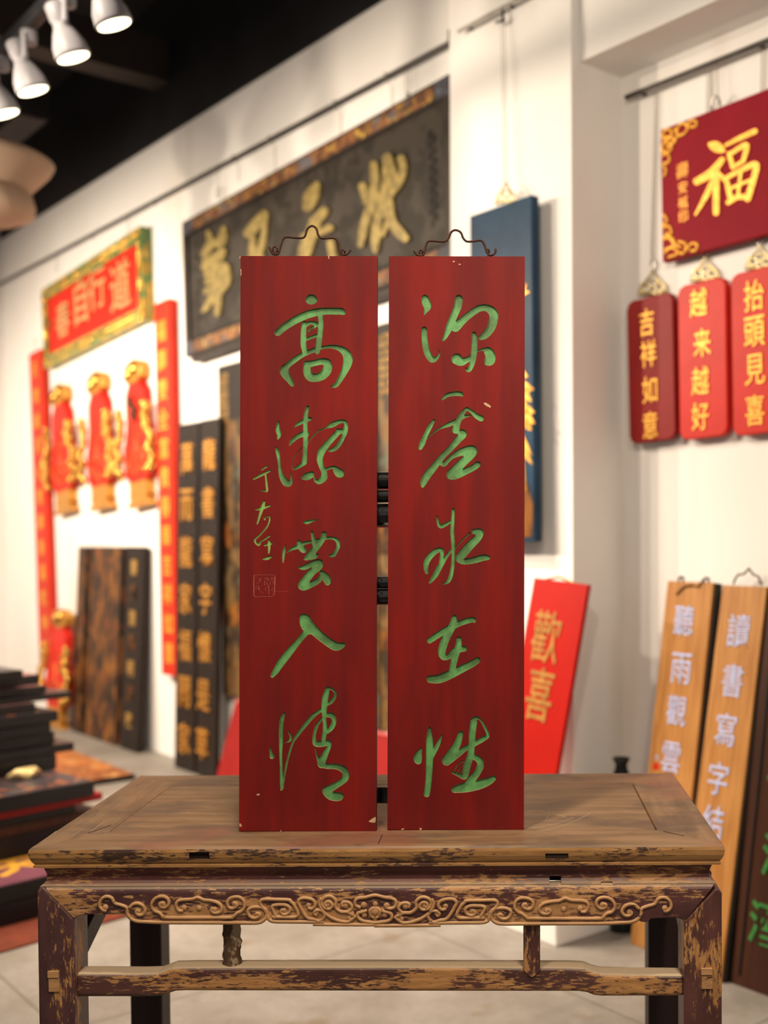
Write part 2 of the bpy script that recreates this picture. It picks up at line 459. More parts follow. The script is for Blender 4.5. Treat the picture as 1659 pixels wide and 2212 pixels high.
M_LEG = worn('worn_leg_lacquer', 'z', 0.535, dark=(0.050, 0.020, 0.019), off=(2.1, 0, 1.3))
M_LEG2 = worn('worn_leg_lacquer_rubbed', 'z', 0.548, dark=(0.060, 0.022, 0.018), off=(5.1, 0, 0.3))
M_DARKLEG = plain('dark_leg_lacquer', (0.030, 0.016, 0.014), 0.5, sc=20, st=(1, 1, 0.1))
M_BAR = worn('worn_stretcher_lacquer', 'x', 0.52, dark=(0.055, 0.022, 0.018), dust=0.95, off=(1, 0, 0.4))
M_HOLE = plain('dark_hollow', (0.035, 0.020, 0.012), 0.9, sc=30)
M_MUD = patched('mud_covered_wood', [(0.10, 0.055, 0.03), (0.40, 0.29, 0.18)], 55, (1, 1, 0.6), 0.9)
M_LACQ = plain('glossy_black_lacquer', (0.008, 0.007, 0.008), 0.13, sc=20, coat=0.6, spec=0.6)
M_GOLD = gold('gold_leaf', (0.85, 0.50, 0.11), (0.50, 0.25, 0.04), 0.22, 0.95, 120); M_OLDGOLD = gold('dull_old_gold', (0.27, 0.20, 0.055), (0.14, 0.10, 0.03), 0.5, 0.2, 25)
M_GOLDP = gold('gold_paint', (0.85, 0.46, 0.06), (0.70, 0.33, 0.03), 0.45, 0.35)
M_BROWNGOLD = gold('brownish_gold', (0.72, 0.36, 0.07), (0.45, 0.19, 0.03), 0.4, 0.6)
M_DIMGOLD = gold('faded_gold_paint', (0.40, 0.24, 0.06), (0.30, 0.16, 0.04), 0.6, 0.2)
M_BRIGHTRED = plain('bright_red_lacquer', (0.60, 0.018, 0.008), 0.45, vary=0.12, sc=6)
M_FURED = plain('wine_red_lacquer', (0.26, 0.008, 0.018), 0.55, vary=0.12, sc=5, spec=0.08)
M_SCARLET = plain('scarlet_board_paint', (0.40, 0.008, 0.004), 0.5, vary=0.1, sc=5, spec=0.12)
M_DEEPRED = plain('deep_red_lacquer', (0.24, 0.007, 0.006), 0.5, vary=0.12, sc=5)
M_REDLACQ2 = plain('orange_red_lacquer', (0.58, 0.026, 0.007), 0.45, vary=0.12, sc=8)
M_BLKBOARD = plain('black_brown_board', (0.020, 0.014, 0.012), 0.45, vary=0.3, sc=8, st=(4, 1, 0.5), spec=0.14)
M_BLKEDGE = plain('black_board_edge', (0.012, 0.010, 0.009), 0.5)
M_PLAQUE = patched('weathered_black_panel', [(0.022, 0.018, 0.014), (0.040, 0.033, 0.026)], 6, (1, 1, 1), 0.55)
M_PLFRAME = plain('weathered_dark_frame', (0.030, 0.022, 0.018), 0.55, sc=14)
M_PLBORDER = patched('painted_flower_border', [(0.085, 0.040, 0.022), (0.20, 0.085, 0.035), (0.42, 0.27, 0.05), (0.10, 0.10, 0.11)], 14, (1, 1, 1), 0.55)
M_PLCORNER = patched('faded_blue_corner', [(0.045, 0.045, 0.055), (0.085, 0.09, 0.115)], 20, (1, 1, 1), 0.6)
M_GREENGOLD = patched('green_and_gold_frame', [(0.42, 0.27, 0.05), (0.10, 0.20, 0.07), (0.60, 0.40, 0.10)], 11, (1, 1, 1), 0.45)
M_PAINTED = patched('dark_landscape_lacquer', [(0.030, 0.019, 0.012), (0.13, 0.070, 0.024), (0.075, 0.085, 0.055), (0.10, 0.040, 0.022)], 5, (2.2, 1, 1), 0.5)
M_COROMANDEL = patched('brown_gold_lacquer', [(0.022, 0.013, 0.009), (0.20, 0.075, 0.014), (0.15, 0.034, 0.012)], 9, (1.5, 1, 0.6), 0.42, (0.45, 0.60, 0.55, 0.66))
M_NIGHT = plain('blue_black_lacquer', (0.022, 0.056, 0.105), 0.40, vary=0.4, sc=2.5, spec=0.10)
def honey_mat():
    t = NT('honey_wood')
    c = t.mix(t.ramp(t.noise(14, (4, 1, 0.35), 4, 0.55), 0.3, 0.7), (0.33, 0.135, 0.030), (0.47, 0.22, 0.062))
    c = t.mix(t.math('MULTIPLY', t.ramp(t.noise(3.5, (1.6, 1, 0.8), 3), 0.60, 0.74), 0.6), c, (0.21, 0.068, 0.016))
    return t.done(c, 0.5, spec=0.25)
M_HONEY = honey_mat()
M_DKBROWN = plain('dark_brown_board', (0.055, 0.018, 0.008), 0.42, vary=0.35, sc=6, st=(4, 1, 0.4))
M_PALEBLUE = plain('pale_blue_paint', (0.50, 0.56, 0.86), 0.5, sc=60, vary=0.2)
M_LEAFGREEN = plain('leaf_green_paint', (0.045, 0.20, 0.045), 0.5, sc=40)
M_BRASS = gold('pale_brass_filigree', (0.72, 0.60, 0.32), (0.40, 0.32, 0.14), 0.35, 0.8, 90)
M_STEEL = plain('bright_steel', (0.55, 0.53, 0.50), 0.25, metal=0.9, sc=60)
M_CORD = plain('thin_cord', (0.36, 0.31, 0.26), 0.7)
M_RAIL = plain('dark_metal_rail', (0.07, 0.062, 0.055), 0.45, metal=0.5)
M_LAMP = plain('grey_white_lamp_metal', (0.27, 0.265, 0.29), 0.45, vary=0.1)
M_LAMPON = emit('lit_lamp_face', (1.0, 0.86, 0.58), 5.0)
M_TRACK = plain('dark_track_metal', (0.055, 0.055, 0.06), 0.4, metal=0.4)
M_SHADE = plain('cream_shade', (0.54, 0.39, 0.29), 0.7, vary=0.1, sc=3)
M_DARKVASE = plain('dark_glazed_vase', (0.014, 0.016, 0.016), 0.25)
M_MAT = plain('brick_red_mat', (0.14, 0.028, 0.012), 0.8, vary=0.2, sc=20)
M_PURPLE = plain('plum_lacquer', (0.15, 0.052, 0.075), 0.33, vary=0.2, sc=8)
M_BLKLACQ = plain('black_slab_lacquer', (0.011, 0.009, 0.010), 0.30, sc=10)
M_GREYTOP = patched('dark_painted_slab', [(0.050, 0.044, 0.050), (0.030, 0.026, 0.030), (0.24, 0.075, 0.035)], 9, (1, 1, 1), 0.35)
M_ORANGETOP = patched('orange_brown_slab', [(0.22, 0.075, 0.030), (0.40, 0.14, 0.045), (0.52, 0.28, 0.10)], 8, (1, 1, 1), 0.4)
M_ROSETOP = plain('rose_brown_slab', (0.24, 0.11, 0.10), 0.4, sc=8)

# ================================================================== THE SETTING
WR = Matrix.Rotation(WALLROT, 4, 'Z')
def wall_frame(o): m = WR.copy(); m.translation = o; return m
CEIL = 4.5
C0 = CC.copy(); C0.z = 0
FW = wall_frame(C0)          # local x along the wall (towards the camera), y into the wall
fl = box('floor', (-9, 9, -9, 6, -0.1, 0), M_FLOOR, M=FW); tag(fl, kind='structure')
u_far = (wall_at((14, 1200)) - CC).dot(U)
zb = wall_at((500, 207)).z                       # where the white wall turns black
wl = box('wall_left', (u_far, -0.15, PD, PD + 0.12, 0, zb), M_WALL, M=FW); tag(wl, kind='structure')
tr = box('trim_1', (u_far - 3, -0.15, PD - 0.012, PD + 0.12, zb, CEIL), M_BLACK, M=FW); tag(tr, kind='structure')
pw = ucoord(wall_at((975.5, 800), 0, CC))
wc = box('wall_pilaster', (pw, 0, 0, PD + 0.12, 0, CEIL), M_WALL, M=FW); tag(wc, kind='structure')
box('plinth_block', (pw, 0.122, -0.20, PD, 0, 0.30), M_WALL, wc, 0.004)
wc.children[0]['label'] = 'white base block at the foot of the pilaster'
wr = box('wall_right', (0, 4.5, PD, PD + 0.12, 0, CEIL), M_WALL, M=FW); tag(wr, kind='structure')
wf = box('wall_far', (u_far - 0.12, u_far, -3.2, PD + 0.12, 0, CEIL), M_WALL, M=FW); tag(wf, kind='structure')
ce = box('ceiling', (u_far - 3, 6, -8, PD + 0.12, CEIL, CEIL + 0.1), M_BLACK, M=FW); tag(ce, kind='structure')
# white beam along the right wall
sidept = hit((1252, 134), CC, U)               # on the pilaster's side plane
zbm = sidept.z; yb = (sidept - CC).dot(NIN)
bm_ = box('wall_beam', (0, 4.5, yb, PD, zbm, CEIL), M_WALL, M=FW); tag(bm_, kind='structure')
# dark beam under the black ceiling and a dark duct along the wall
a = floor_at((100, 112), 4.0)
ub = ucoord(a)
cb = box('ceiling_beam', (ub - 0.09, ub + 0.09, -5.5, PD - 0.012, 3.98, 4.22), M_BLACKBROWN, M=FW); tag(cb, kind='structure')
yd = -0.35
dv, df = box_vf(u_far + 0.3, ub - 0.5, yd - 0.09, yd + 0.09, 3.80, 3.98)
dk = mesh('air_duct', dv, df, M_BLACK, M=FW); tag(dk, 'black duct running along the ceiling above the left wall', 'duct')
bevel(dk, 0.01)
hg = box('duct_hanger', (u_far + 0.8, u_far + 0.84, yd - 0.02, yd + 0.02, 3.95, CEIL), M_BLACK, dk)

# ================================================================== LIGHT OF THE SHOP (ceiling track spots)
def wallpt(u, w, z): return CC + U * u + NIN * (PD - w) + UP * z
LT = []
def track_spot(i, u, dist, z, tu, tz, power, ang, tw=0.0, blend=0.7, col=(1, 0.83, 0.64)):
    LT.append(spot('track_spot_beam', wallpt(u, dist, z), wallpt(tu, tw, tz), power, ang, blend, 0.05, col))
for i, u in enumerate((-5.6, -4.7, -3.9, -3.1, -2.3, -1.5)):
    track_spot(i, u, 2.45, 2.70, u + 0.1, 1.10, 190, 128)
track_spot(9, -0.7, 2.3, 3.2, -0.35, 1.1, 112, 138)          # pilaster, from the left
track_spot(10, 1.5, 2.2, 2.75, 0.75, 0.8, 82, 140)          # right wall, from the right
track_spot(11, 2.5, 2.0, 2.75, 1.5, 0.8, 58, 135)
spot('track_spot_beam', (0.55, 0.1, 2.9), (0.0, 1.75, 0.74), 112, 52, 0.8, 0.08)
spot('track_spot_beam', (-0.9, 0.5, 3.0), (0.0, 1.75, 0.66), 100, 52, 0.8, 0.08)

# ================================================================== THE TABLE
ZT = 0.83
fe = floor_at((820, 1829), ZT); be = floor_at((872, 1672), ZT)
YF = fe.y
TL_, TR_ = floor_at((69, 1827), ZT), floor_at((1570, 1831), ZT)
TXC = (TL_.x + TR_.x) / 2; TA = (TR_.x - TL_.x) / 2; TD = be.y - YF
TM = Matrix.Translation(Vector((TXC, YF, 0)))
def tp(p, y=0.0):
    v = hit(p, (0, YF + y, 0), Vector((0, 1, 0))); return (v.x - TXC, v.z)
table = thing('side_table', 'worn brown wooden side table with a carved apron, standing under the two red boards', 'table', TM)
zslab = tp((820, 1867))[1]; zbead = tp((820, 1875))[1]
FWD = 0.095
prof = [(0.004, ZT), (0.0008, ZT - 0.003), (0.0, ZT - 0.008), (0.001, ZT - 0.016), (0.0045, zslab + 0.004), (0.0075, zslab + 0.0006), (0.0075, zslab),
        (0.0055, zslab - 0.0012), (0.0055, zbead + 0.001), (0.009, zbead), (FWD, zbead), (FWD, ZT)]
def mitred(side):
    V = []
    for e in (-1, 1):
        for o, z in prof:
            if side == 'f': V.append((e * (TA - o), o, z))
            if side == 'b': V.append((e * (TA - o), TD - o, z))
            if side == 'l': V.append((-TA + o, TD / 2 + e * (TD / 2 - o), z))
            if side == 'r': V.append((TA - o, TD / 2 + e * (TD / 2 - o), z))
    n = len(prof); Fc = [tuple(range(n)), tuple(range(2 * n - 1, n - 1, -1))] + [(i, (i + 1) % n, n + (i + 1) % n, n + i) for i in range(n)]
    return V, Fc
def boolean_cut(o, boxes):
    """cut pockets straight into the mesh"""
    V, Fc = join([box_vf(*b) for b in boxes])
    c = mesh('cutter', V, Fc, M_HOLE)
    c.matrix_world = o.matrix_world if o.parent is None else TM
    m = o.modifiers.new('b', 'BOOLEAN'); m.object = c; m.operation = 'DIFFERENCE'; m.solver = 'EXACT'
    try: m.material_mode = 'TRANSFER'
    except Exception: pass
    bpy.context.view_layer.update()
    me = bpy.data.meshes.new_from_object(o.evaluated_get(bpy.context.evaluated_depsgraph_get()))
    o.modifiers.remove(m); old = o.data; o.data = me; bpy.data.meshes.remove(old)
    bpy.data.objects.remove(c)
for s_, nm in (('f', 0), ('b', 0), ('l', 1), ('r', 1)):
    v, f = mitred(s_)
    mi = []
    for q in f:
        zs = [v[i][2] for i in q]
        flat_top = min(zs) > ZT - 0.0035
        mi.append(1 if flat_top else 0)
    o = mesh('tabletop_rail', v, f, [M_EDGE, M_TOPY if nm else M_TOPX], table, mi=mi)
    if s_ == 'f':
        c1a = tp((408, 1841)); c1b = tp((452, 1856)); c2a = tp((1178, 1844)); c2b = tp((1228, 1857))
        boolean_cut(o, [(c1a[0], c1b[0], -0.01, 0.007, c1b[1], c1a[1]), (c2a[0], c2b[0], -0.01, 0.0032, c2b[1], c2a[1])])
g0 = 0.0007
box('top_panel', (-TA + FWD + g0, TA - FWD - 0.0030, FWD + g0, TD - FWD - g0, ZT - 0.02, ZT - 0.0005), M_TOPX, table)
# old scratches and a long crack line in the varnish
def scr(pts, r=0.0006):
    P = catmull([(p[0], p[1], 0) for p in pts], 5)
    q = []
    for p in P:
        w = floor_at((p[0], p[1]), ZT); q.append((w.x - TXC, w.y - YF, ZT - 0.0002))
    return tube_vf(q, r, 5)
sc_ = [scr(p) for p in ([(1160, 1796), (1205, 1788), (1245, 1772), (1275, 1757)], [(1150, 1790), (1200, 1780), (1240, 1766)], [(1178, 1772), (1186, 1758), (1182, 1748)],
       [(1188, 1757), (1210, 1762), (1222, 1764)], [(486, 1740), (505, 1741)], [(90, 1818), (122, 1795)], [(155, 1806), (180, 1790)], [(196, 1796), (225, 1775)])]
ms_ = plain('pale_scratch', (0.42, 0.33, 0.23), 0.7)
for v, f in sc_: mesh('scratch', v, f, ms_, table)
sd_ = [scr(p, 0.0009) for p in ([(190, 1799), (205, 1795), (222, 1789), (240, 1782)], [(1433, 1796), (1450, 1800), (1478, 1806)], [(826, 1803), (817, 1823)])]
ms_ = plain('dark_crack_paint', (0.035, 0.022, 0.016), 0.8)
for v, f in sd_: mesh('dark_crack', v, f, ms_, table)
# waist
zw1 = zbead; zw0 = tp((820, 1917))[1]
def rect_sweep(profile, inner):
    """profile: (inset, z) from top to bottom; solid ring with inner inset"""
    P = profile + [(inner, profile[-1][1]), (inner, profile[0][1])]
    V = []; n = len(P)
    for cx, cy in ((-1, 0), (1, 0), (1, 1), (-1, 1)):
        for o, z in P: V.append((cx * (TA - o), o if cy == 0 else TD - o, z))
    Fc = []
    for k in range(4):
        for i in range(n): Fc.append((k * n + i, k * n + (i + 1) % n, ((k + 1) % 4) * n + (i + 1) % n, ((k + 1) % 4) * n + i))
    return V, Fc
dz = zw1 - zw0
wp = [(0.0165, zw1), (0.0180, zw1 - dz * 0.12), (0.0205, zw1 - dz * 0.35), (0.0215, zw1 - dz * 0.55), (0.0205, zw1 - dz * 0.75), (0.0175, zw1 - dz * 0.90), (0.0125, zw0)]
v, f = rect_sweep(wp, 0.035)
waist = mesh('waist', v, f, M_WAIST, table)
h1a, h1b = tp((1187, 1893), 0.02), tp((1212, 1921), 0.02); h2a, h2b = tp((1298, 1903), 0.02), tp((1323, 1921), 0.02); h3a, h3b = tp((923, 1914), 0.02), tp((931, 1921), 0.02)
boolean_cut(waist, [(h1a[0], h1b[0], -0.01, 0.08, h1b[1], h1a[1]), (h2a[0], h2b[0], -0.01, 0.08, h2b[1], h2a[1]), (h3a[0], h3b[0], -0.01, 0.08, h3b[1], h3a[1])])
box('hole_shade_strip', (-TA + 0.06, TA - 0.06, 0.036, 0.046, zw0 - 0.001, zw1), plain('hole_shade_black', (0.006, 0.005, 0.004), 0.9), table)  # unseen black strip, added behind the waist so its holes look shaded inside
# apron with its cusped lower edge
YA = 0.0075
low = [(159, 1985), (163, 1980), (174, 1977), (200, 1976), (240, 1976), (272, 1976), (279, 1983), (286, 1988), (293, 1991), (310, 1993), (346, 1994), (430, 1994.5), (520, 1995), (556, 1994.5), (566, 1992), (575, 1983),
       (582, 1988), (591, 1990.5), (630, 1991), (655, 1991), (664, 1992), (676, 1996.5), (760, 1998), (860, 1998.5), (950, 1998), (961, 1997.5), (970, 1993.5), (980, 1992.5), (1030, 1993.5), (1043, 1991), (1050, 1986), (1056, 1983.5),
       (1061, 1988), (1068, 1993), (1080, 1995.5), (1150, 1996), (1250, 1996), (1345, 1995.5), (1357, 1994), (1367, 1988), (1375, 1981.5), (1379, 1988), (1386, 1992), (1396, 1992.5), (1402, 1989), (1406, 1984.5), (1420, 1983.5), (1445, 1983), (1462, 1983), (1472, 1986), (1479, 1991)]
zap = zw0 + 0.0005
lw = [tp(p, YA) for p in low]
xL0, xR0 = tp((92, 1917), YA)[0], tp((1547, 1921), YA)[0]
aprpoly = [(xL0, zap), (xR0, zap)] + lw[::-1]
bmq = bmesh.new()
vs = [bmq.verts.new((p[0], YA, p[1])) for p in aprpoly]; fc = bmq.faces.new(vs)
r = bmesh.ops.extrude_face_region(bmq, geom=[fc])
bmesh.ops.translate(bmq, vec=(0, 0.022, 0), verts=[e for e in r['geom'] if isinstance(e, bmesh.types.BMVert)])
bmesh.ops.recalc_face_normals(bmq, faces=bmq.faces)
tope = [e for e in bmq.edges if all(abs(q.co.z - zap) < 1e-6 and abs(q.co.y - YA) < 1e-6 for q in e.verts)]
bmesh.ops.bevel(bmq, geom=tope, offset=0.011, offset_type='OFFSET', segments=5, profile=0.5, affect='EDGES')
me = bpy.data.meshes.new('apron'); bmq.to_mesh(me); bmq.free()
apron = link('apron', me, table, [M_APRON]); bevel(apron, 0.0015, 2, 50)
for e, nm in ((-1, 'l'), (1, 'r')):
    box('side_apron', (e * (TA - YA - 0.022) - (0 if e < 0 else 0), e * (TA - YA), 0.075, TD - 0.075, lw[3][1] - 0.002, zap), M_LEG, table, 0.002) if e > 0 else \
        box('side_apron', (-(TA - YA), -(TA - YA - 0.022), 0.075, TD - 0.075, lw[3][1] - 0.002, zap), M_LEG, table, 0.002)
box('back_apron', (-TA + 0.08, TA - 0.08, TD - YA - 0.022, TD - YA, lw[3][1] - 0.005, zap), M_DARKLEG, table, 0.002)
# relief carving: scroll lines in picture coordinates
def z6(P): return [(190 + a / 3.687, 1850 + b / 3.687) for a, b in P]
def z7(P): return [(600 + a / 3.687, 1850 + b / 3.687) for a, b in P]
LN = [z6([(150, 432), (118, 425), (95, 390), (105, 345), (145, 318), (190, 330), (215, 370), (260, 385), (300, 400), (318, 420)]),
      z6([(330, 410), (360, 380), (400, 373), (440, 393), (456, 430), (435, 462), (400, 462), (385, 440), (400, 425)]),
      z6([(318, 420), (315, 450), (340, 490), (390, 514), (470, 520), (600, 525), (900, 526), (1200, 528), (1350, 527), (1400, 508), (1420, 480), (1425, 440), (1400, 410), (1365, 403), (1310, 405), (1275, 430), (1290, 475), (1330, 490), (1368, 470), (1362, 452), (1340, 455)]),
      z6([(1160, 485), (640, 487), (600, 478), (570, 447), (530, 432), (508, 390), (530, 340), (580, 318), (630, 330), (646, 370), (620, 405), (580, 400), (575, 375), (602, 368)]),
      z6([(1150, 487), (1190, 450), (1222, 435), (1246, 400), (1240, 350), (1200, 323), (1140, 330), (1112, 360), (1120, 400), (1150, 412), (1185, 395), (1180, 372), (1158, 372)]),
      z6([(760, 430), (725, 430), (705, 395), (712, 360), (750, 345), (830, 340), (875, 325), (920, 345), (970, 350), (1030, 365), (1065, 400), (1055, 440), (1010, 450), (985, 430), (1000, 408)]),
      z6([(1440, 497), (1420, 440), (1375, 378), (1392, 342), (1500, 342), (1600, 345)]) + z7([(105, 358), (130, 385), (162, 450), (142, 481), (60, 481), (-40, 480)]) + z6([(1498, 477), (1468, 405), (1490, 387), (1570, 385), (1610, 410), (1600, 447), (1560, 462), (1538, 440), (1552, 420)]),
      z6([(1432, 490), (1475, 516), (1600, 519), (1700, 520), (1880, 522)]),
      z7([(240, 408), (275, 415), (298, 385), (285, 350), (240, 333), (190, 333), (165, 357), (180, 400), (220, 470), (250, 495), (290, 500), (330, 515), (366, 490), (372, 455), (345, 428), (305, 430), (290, 452), (312, 468)]),
      z7([(390, 402), (378, 370), (410, 358), (436, 385), (415, 416), (370, 405), (350, 365), (370, 328), (420, 316), (462, 350), (460, 400), (500, 438), (560, 442), (605, 470)]),
      z7([(350, 332), (332, 365), (345, 410), (375, 450), (430, 490), (500, 515), (560, 520), (600, 492), (622, 470)]),
      z7([(520, 398), (512, 375), (535, 362), (572, 370), (592, 400), (575, 432), (550, 445)]),
      z7([(282, 538), (500, 541), (770, 542)])]
LC = [z7([(660, 407), (625, 392), (615, 360), (640, 333), (700, 325), (775, 308), (850, 325), (910, 333), (942, 360), (930, 402), (890, 414), (860, 397), (878, 377)]),
      z7([(710, 430), (680, 440), (637, 452), (640, 482), (670, 510), (720, 520), (770, 526), (830, 520), (880, 512), (905, 490), (902, 455), (850, 440), (830, 430)]),
      z7([(775, 405), (735, 430), (745, 470), (775, 485), (805, 470), (815, 430), (775, 405)]), z7([(775, 410), (775, 480)])]
BL = [z6([(140, 405)])[0] + (25,), z6([(402, 438)])[0] + (22,), z6([(598, 380)])[0] + (26,), z6([(765, 408)])[0] + (26,), z6([(886, 412)])[0] + (22,), z6([(1010, 424)])[0] + (24,), z6([(1168, 382)])[0] + (22,), z6([(1345, 465)])[0] + (20,), z6([(1562, 430)])[0] + (22,),
      z7([(245, 390)])[0] + (22,), z7([(310, 448)])[0] + (22,), z7([(400, 385)])[0] + (22,), z7([(540, 388)])[0] + (26,), z7([(585, 455)])[0] + (26,), z7([(570, 490)])[0] + (20,)]
BC = [z7([(685, 386)])[0] + (26,), z7([(868, 392)])[0] + (26,), z7([(777, 378)])[0] + (22,), z7([(775, 440)])[0] + (40,), z7([(690, 466)])[0] + (22,), z7([(850, 466)])[0] + (22,), z7([(740, 470)])[0] + (18,), z7([(812, 470)])[0] + (18,), z7([(775, 505)])[0] + (18,)]
MX = 808.8
def mir(p): return (MX + (MX - p[0]) * 1.08,) + (p[1] + 2.0,) + tuple(p[2:])
LN = LN[:0] + LN + [[mir(p) for p in l] for l in LN] + LC
BL = BL + [mir(p) for p in BL] + BC
cv = []
rC = 0.0031
for l in LN:
    q = catmull(l, 4)
    P = [tp((a[0], a[1]), YA) for a in q]
    cv.append(tube_vf([(a, YA - 0.0004, b) for a, b in P], rC, 6))
for b in BL:
    a = tp(b[:2], YA); cv.append(ball_vf((a[0], YA - 0.0003, a[1]), b[2] / 3.687 / 1340 * 1.02, 0.5))
v, f = join(cv); mesh('carving', v, f, M_CARVE, table, smooth=True)
# legs
ZLEG = zap - 0.004
def leg_poly(mirror):
    P = [(79, 1926), (84, 1919), (92, 1915), (159, 1985), (159.5, 1996), (162, 2212)]
    P = [tp(p, YA) for p in P]
    xin = P[-2][0]
    P[-1] = (xin, 0.0); P.append((tp((79, 1926), YA)[0], 0.0))
    if mirror:
        R_ = [tp(p, YA) for p in [(1560, 1930), (1555, 1922), (1547, 1919), (1478, 1990), (1477, 2000)]]
        P = R_ + [(R_[-1][0], 0.0), (R_[0][0], 0.0)]
    return P
for mrr in (False, True):
    P = leg_poly(mrr)
    v, f = prism_vf(P, YA, YA + 0.062)
    lg = mesh('front_leg', v, f, M_LEG2 if mrr else M_LEG, table); bevel(lg, 0.004, 3, 35)
    x0 = min(p[0] for p in P); x1 = max(p[0] for p in P)
    px = (118, 2118) if not mrr else (1527, 2112)
    c = tp(px, YA)
    v, f = join([box_vf(c[0] - 0.0085, c[0] + 0.0085, YA - 0.003, YA + 0.004, c[1] - 0.017, c[1] + 0.004), box_vf(c[0] - 0.0095, c[0] + 0.008, YA - 0.0045, YA + 0.004, c[1] + 0.006, c[1] + 0.016)])
    mesh('mortise_plug', v, f, M_CARVE, lg)
    bk = (-1 if not mrr else 1)
    xb = bk * (TA - 0.03)
    box('back_leg', (xb - 0.032, xb + 0.032, TD - YA - 0.062, TD - YA, 0, ZLEG), M_DARKLEG, table, 0.004)
    # slanted brace inside the side frame
    p0 = Vector((bk * (TA - 0.035), YA + 0.05, tp((195, 2092), 0.06)[1])); p1 = Vector((bk * (TA - 0.035), YA + 0.36, zap - 0.035))
    d = (p1 - p0).normalized(); nrm = Vector((0, -d.z, d.y))
    V = []
    for q, wv in ((p0, 0.020), ((p0 * 0.5 + p1 * 0.5) + nrm * 0.004, 0.022), (p1, 0.026)):
        for sx in (-0.014, 0.014):
            for sn in (-1, 1): V.append(q + Vector((sx, 0, 0)) + nrm * sn * wv)
    Fc = [(0, 1, 3, 2), (8, 10, 11, 9)]
    for k in (0, 4): Fc += [(k, k + 4, k + 5, k + 1), (k + 2, k + 3, k + 7, k + 6), (k, k + 2, k + 6, k + 4), (k + 1, k + 5, k + 7, k + 3)]
    bevel(mesh('slanted_brace', V, Fc, M_DARKLEG, table), 0.003)
# hump-backed stretcher
YS = 0.018
tops = [(160, 2103), (300, 2104), (340, 2103), (356, 2097), (372, 2091), (420, 2090), (820, 2089), (1230, 2090.5), (1262, 2092), (1280, 2099), (1298, 2104), (1360, 2106), (1479, 2107)]
bots = [(1479, 2153), (1300, 2154), (1283, 2152), (1268, 2146), (1250, 2143.5), (820, 2143), (400, 2142), (378, 2143), (360, 2149), (345, 2154), (300, 2155), (160, 2155)]
v, f = prism_vf([tp(p, YS) for p in tops + bots], YS, YS + 0.038)
bevel(mesh('stretcher', v, f, M_BAR, table), 0.007, 4, 50)
# struts between apron and stretcher
k0 = [tp(p, YS) for p in ((494, 1990), (494, 2096))]
ring = []
prof_ = []
zz = np.linspace(k0[0][1], k0[1][1] - 0.004, 14)
V = []; n = 12
for i, z in enumerate(zz):
    ox = 0.0006 * math.sin(i * 1.3) + (0.0015 if 5 < i < 9 else 0)
    for k in range(n):
        a_ = 2 * math.pi * k / n
        rr = 0.0142 + 0.0010 * math.sin(3 * a_ + i * 0.5) + 0.0012 * math.sin(i * 2.3 + k * 1.7) + (0.003 if i > 11 else 0)
        V.append((k0[0][0] + ox + rr * math.cos(a_), YS + 0.019 + rr * math.sin(a_) * 0.9, z))
Fc = [(i * n + k, i * n + (k + 1) % n, (i + 1) * n + (k + 1) % n, (i + 1) * n + k) for i in range(len(zz) - 1) for k in range(n)] + [tuple(range(n)), tuple(range(len(V) - 1, len(V) - n - 1, -1))]
st1 = mesh('strut', V, Fc, M_MUD, table, smooth=True); st1['label'] = 'left strut, caked in dried mud'
q = [tp(p, YS - 0.003) for p in ((1131, 1992), (1167, 1992), (1167, 2098), (1160, 2106), (1149, 2113), (1138, 2106), (1131, 2098))]
v, f = prism_vf(q, YS - 0.003, YS + 0.030)
bevel(mesh('strut', v, f, M_LEG2, table), 0.002)

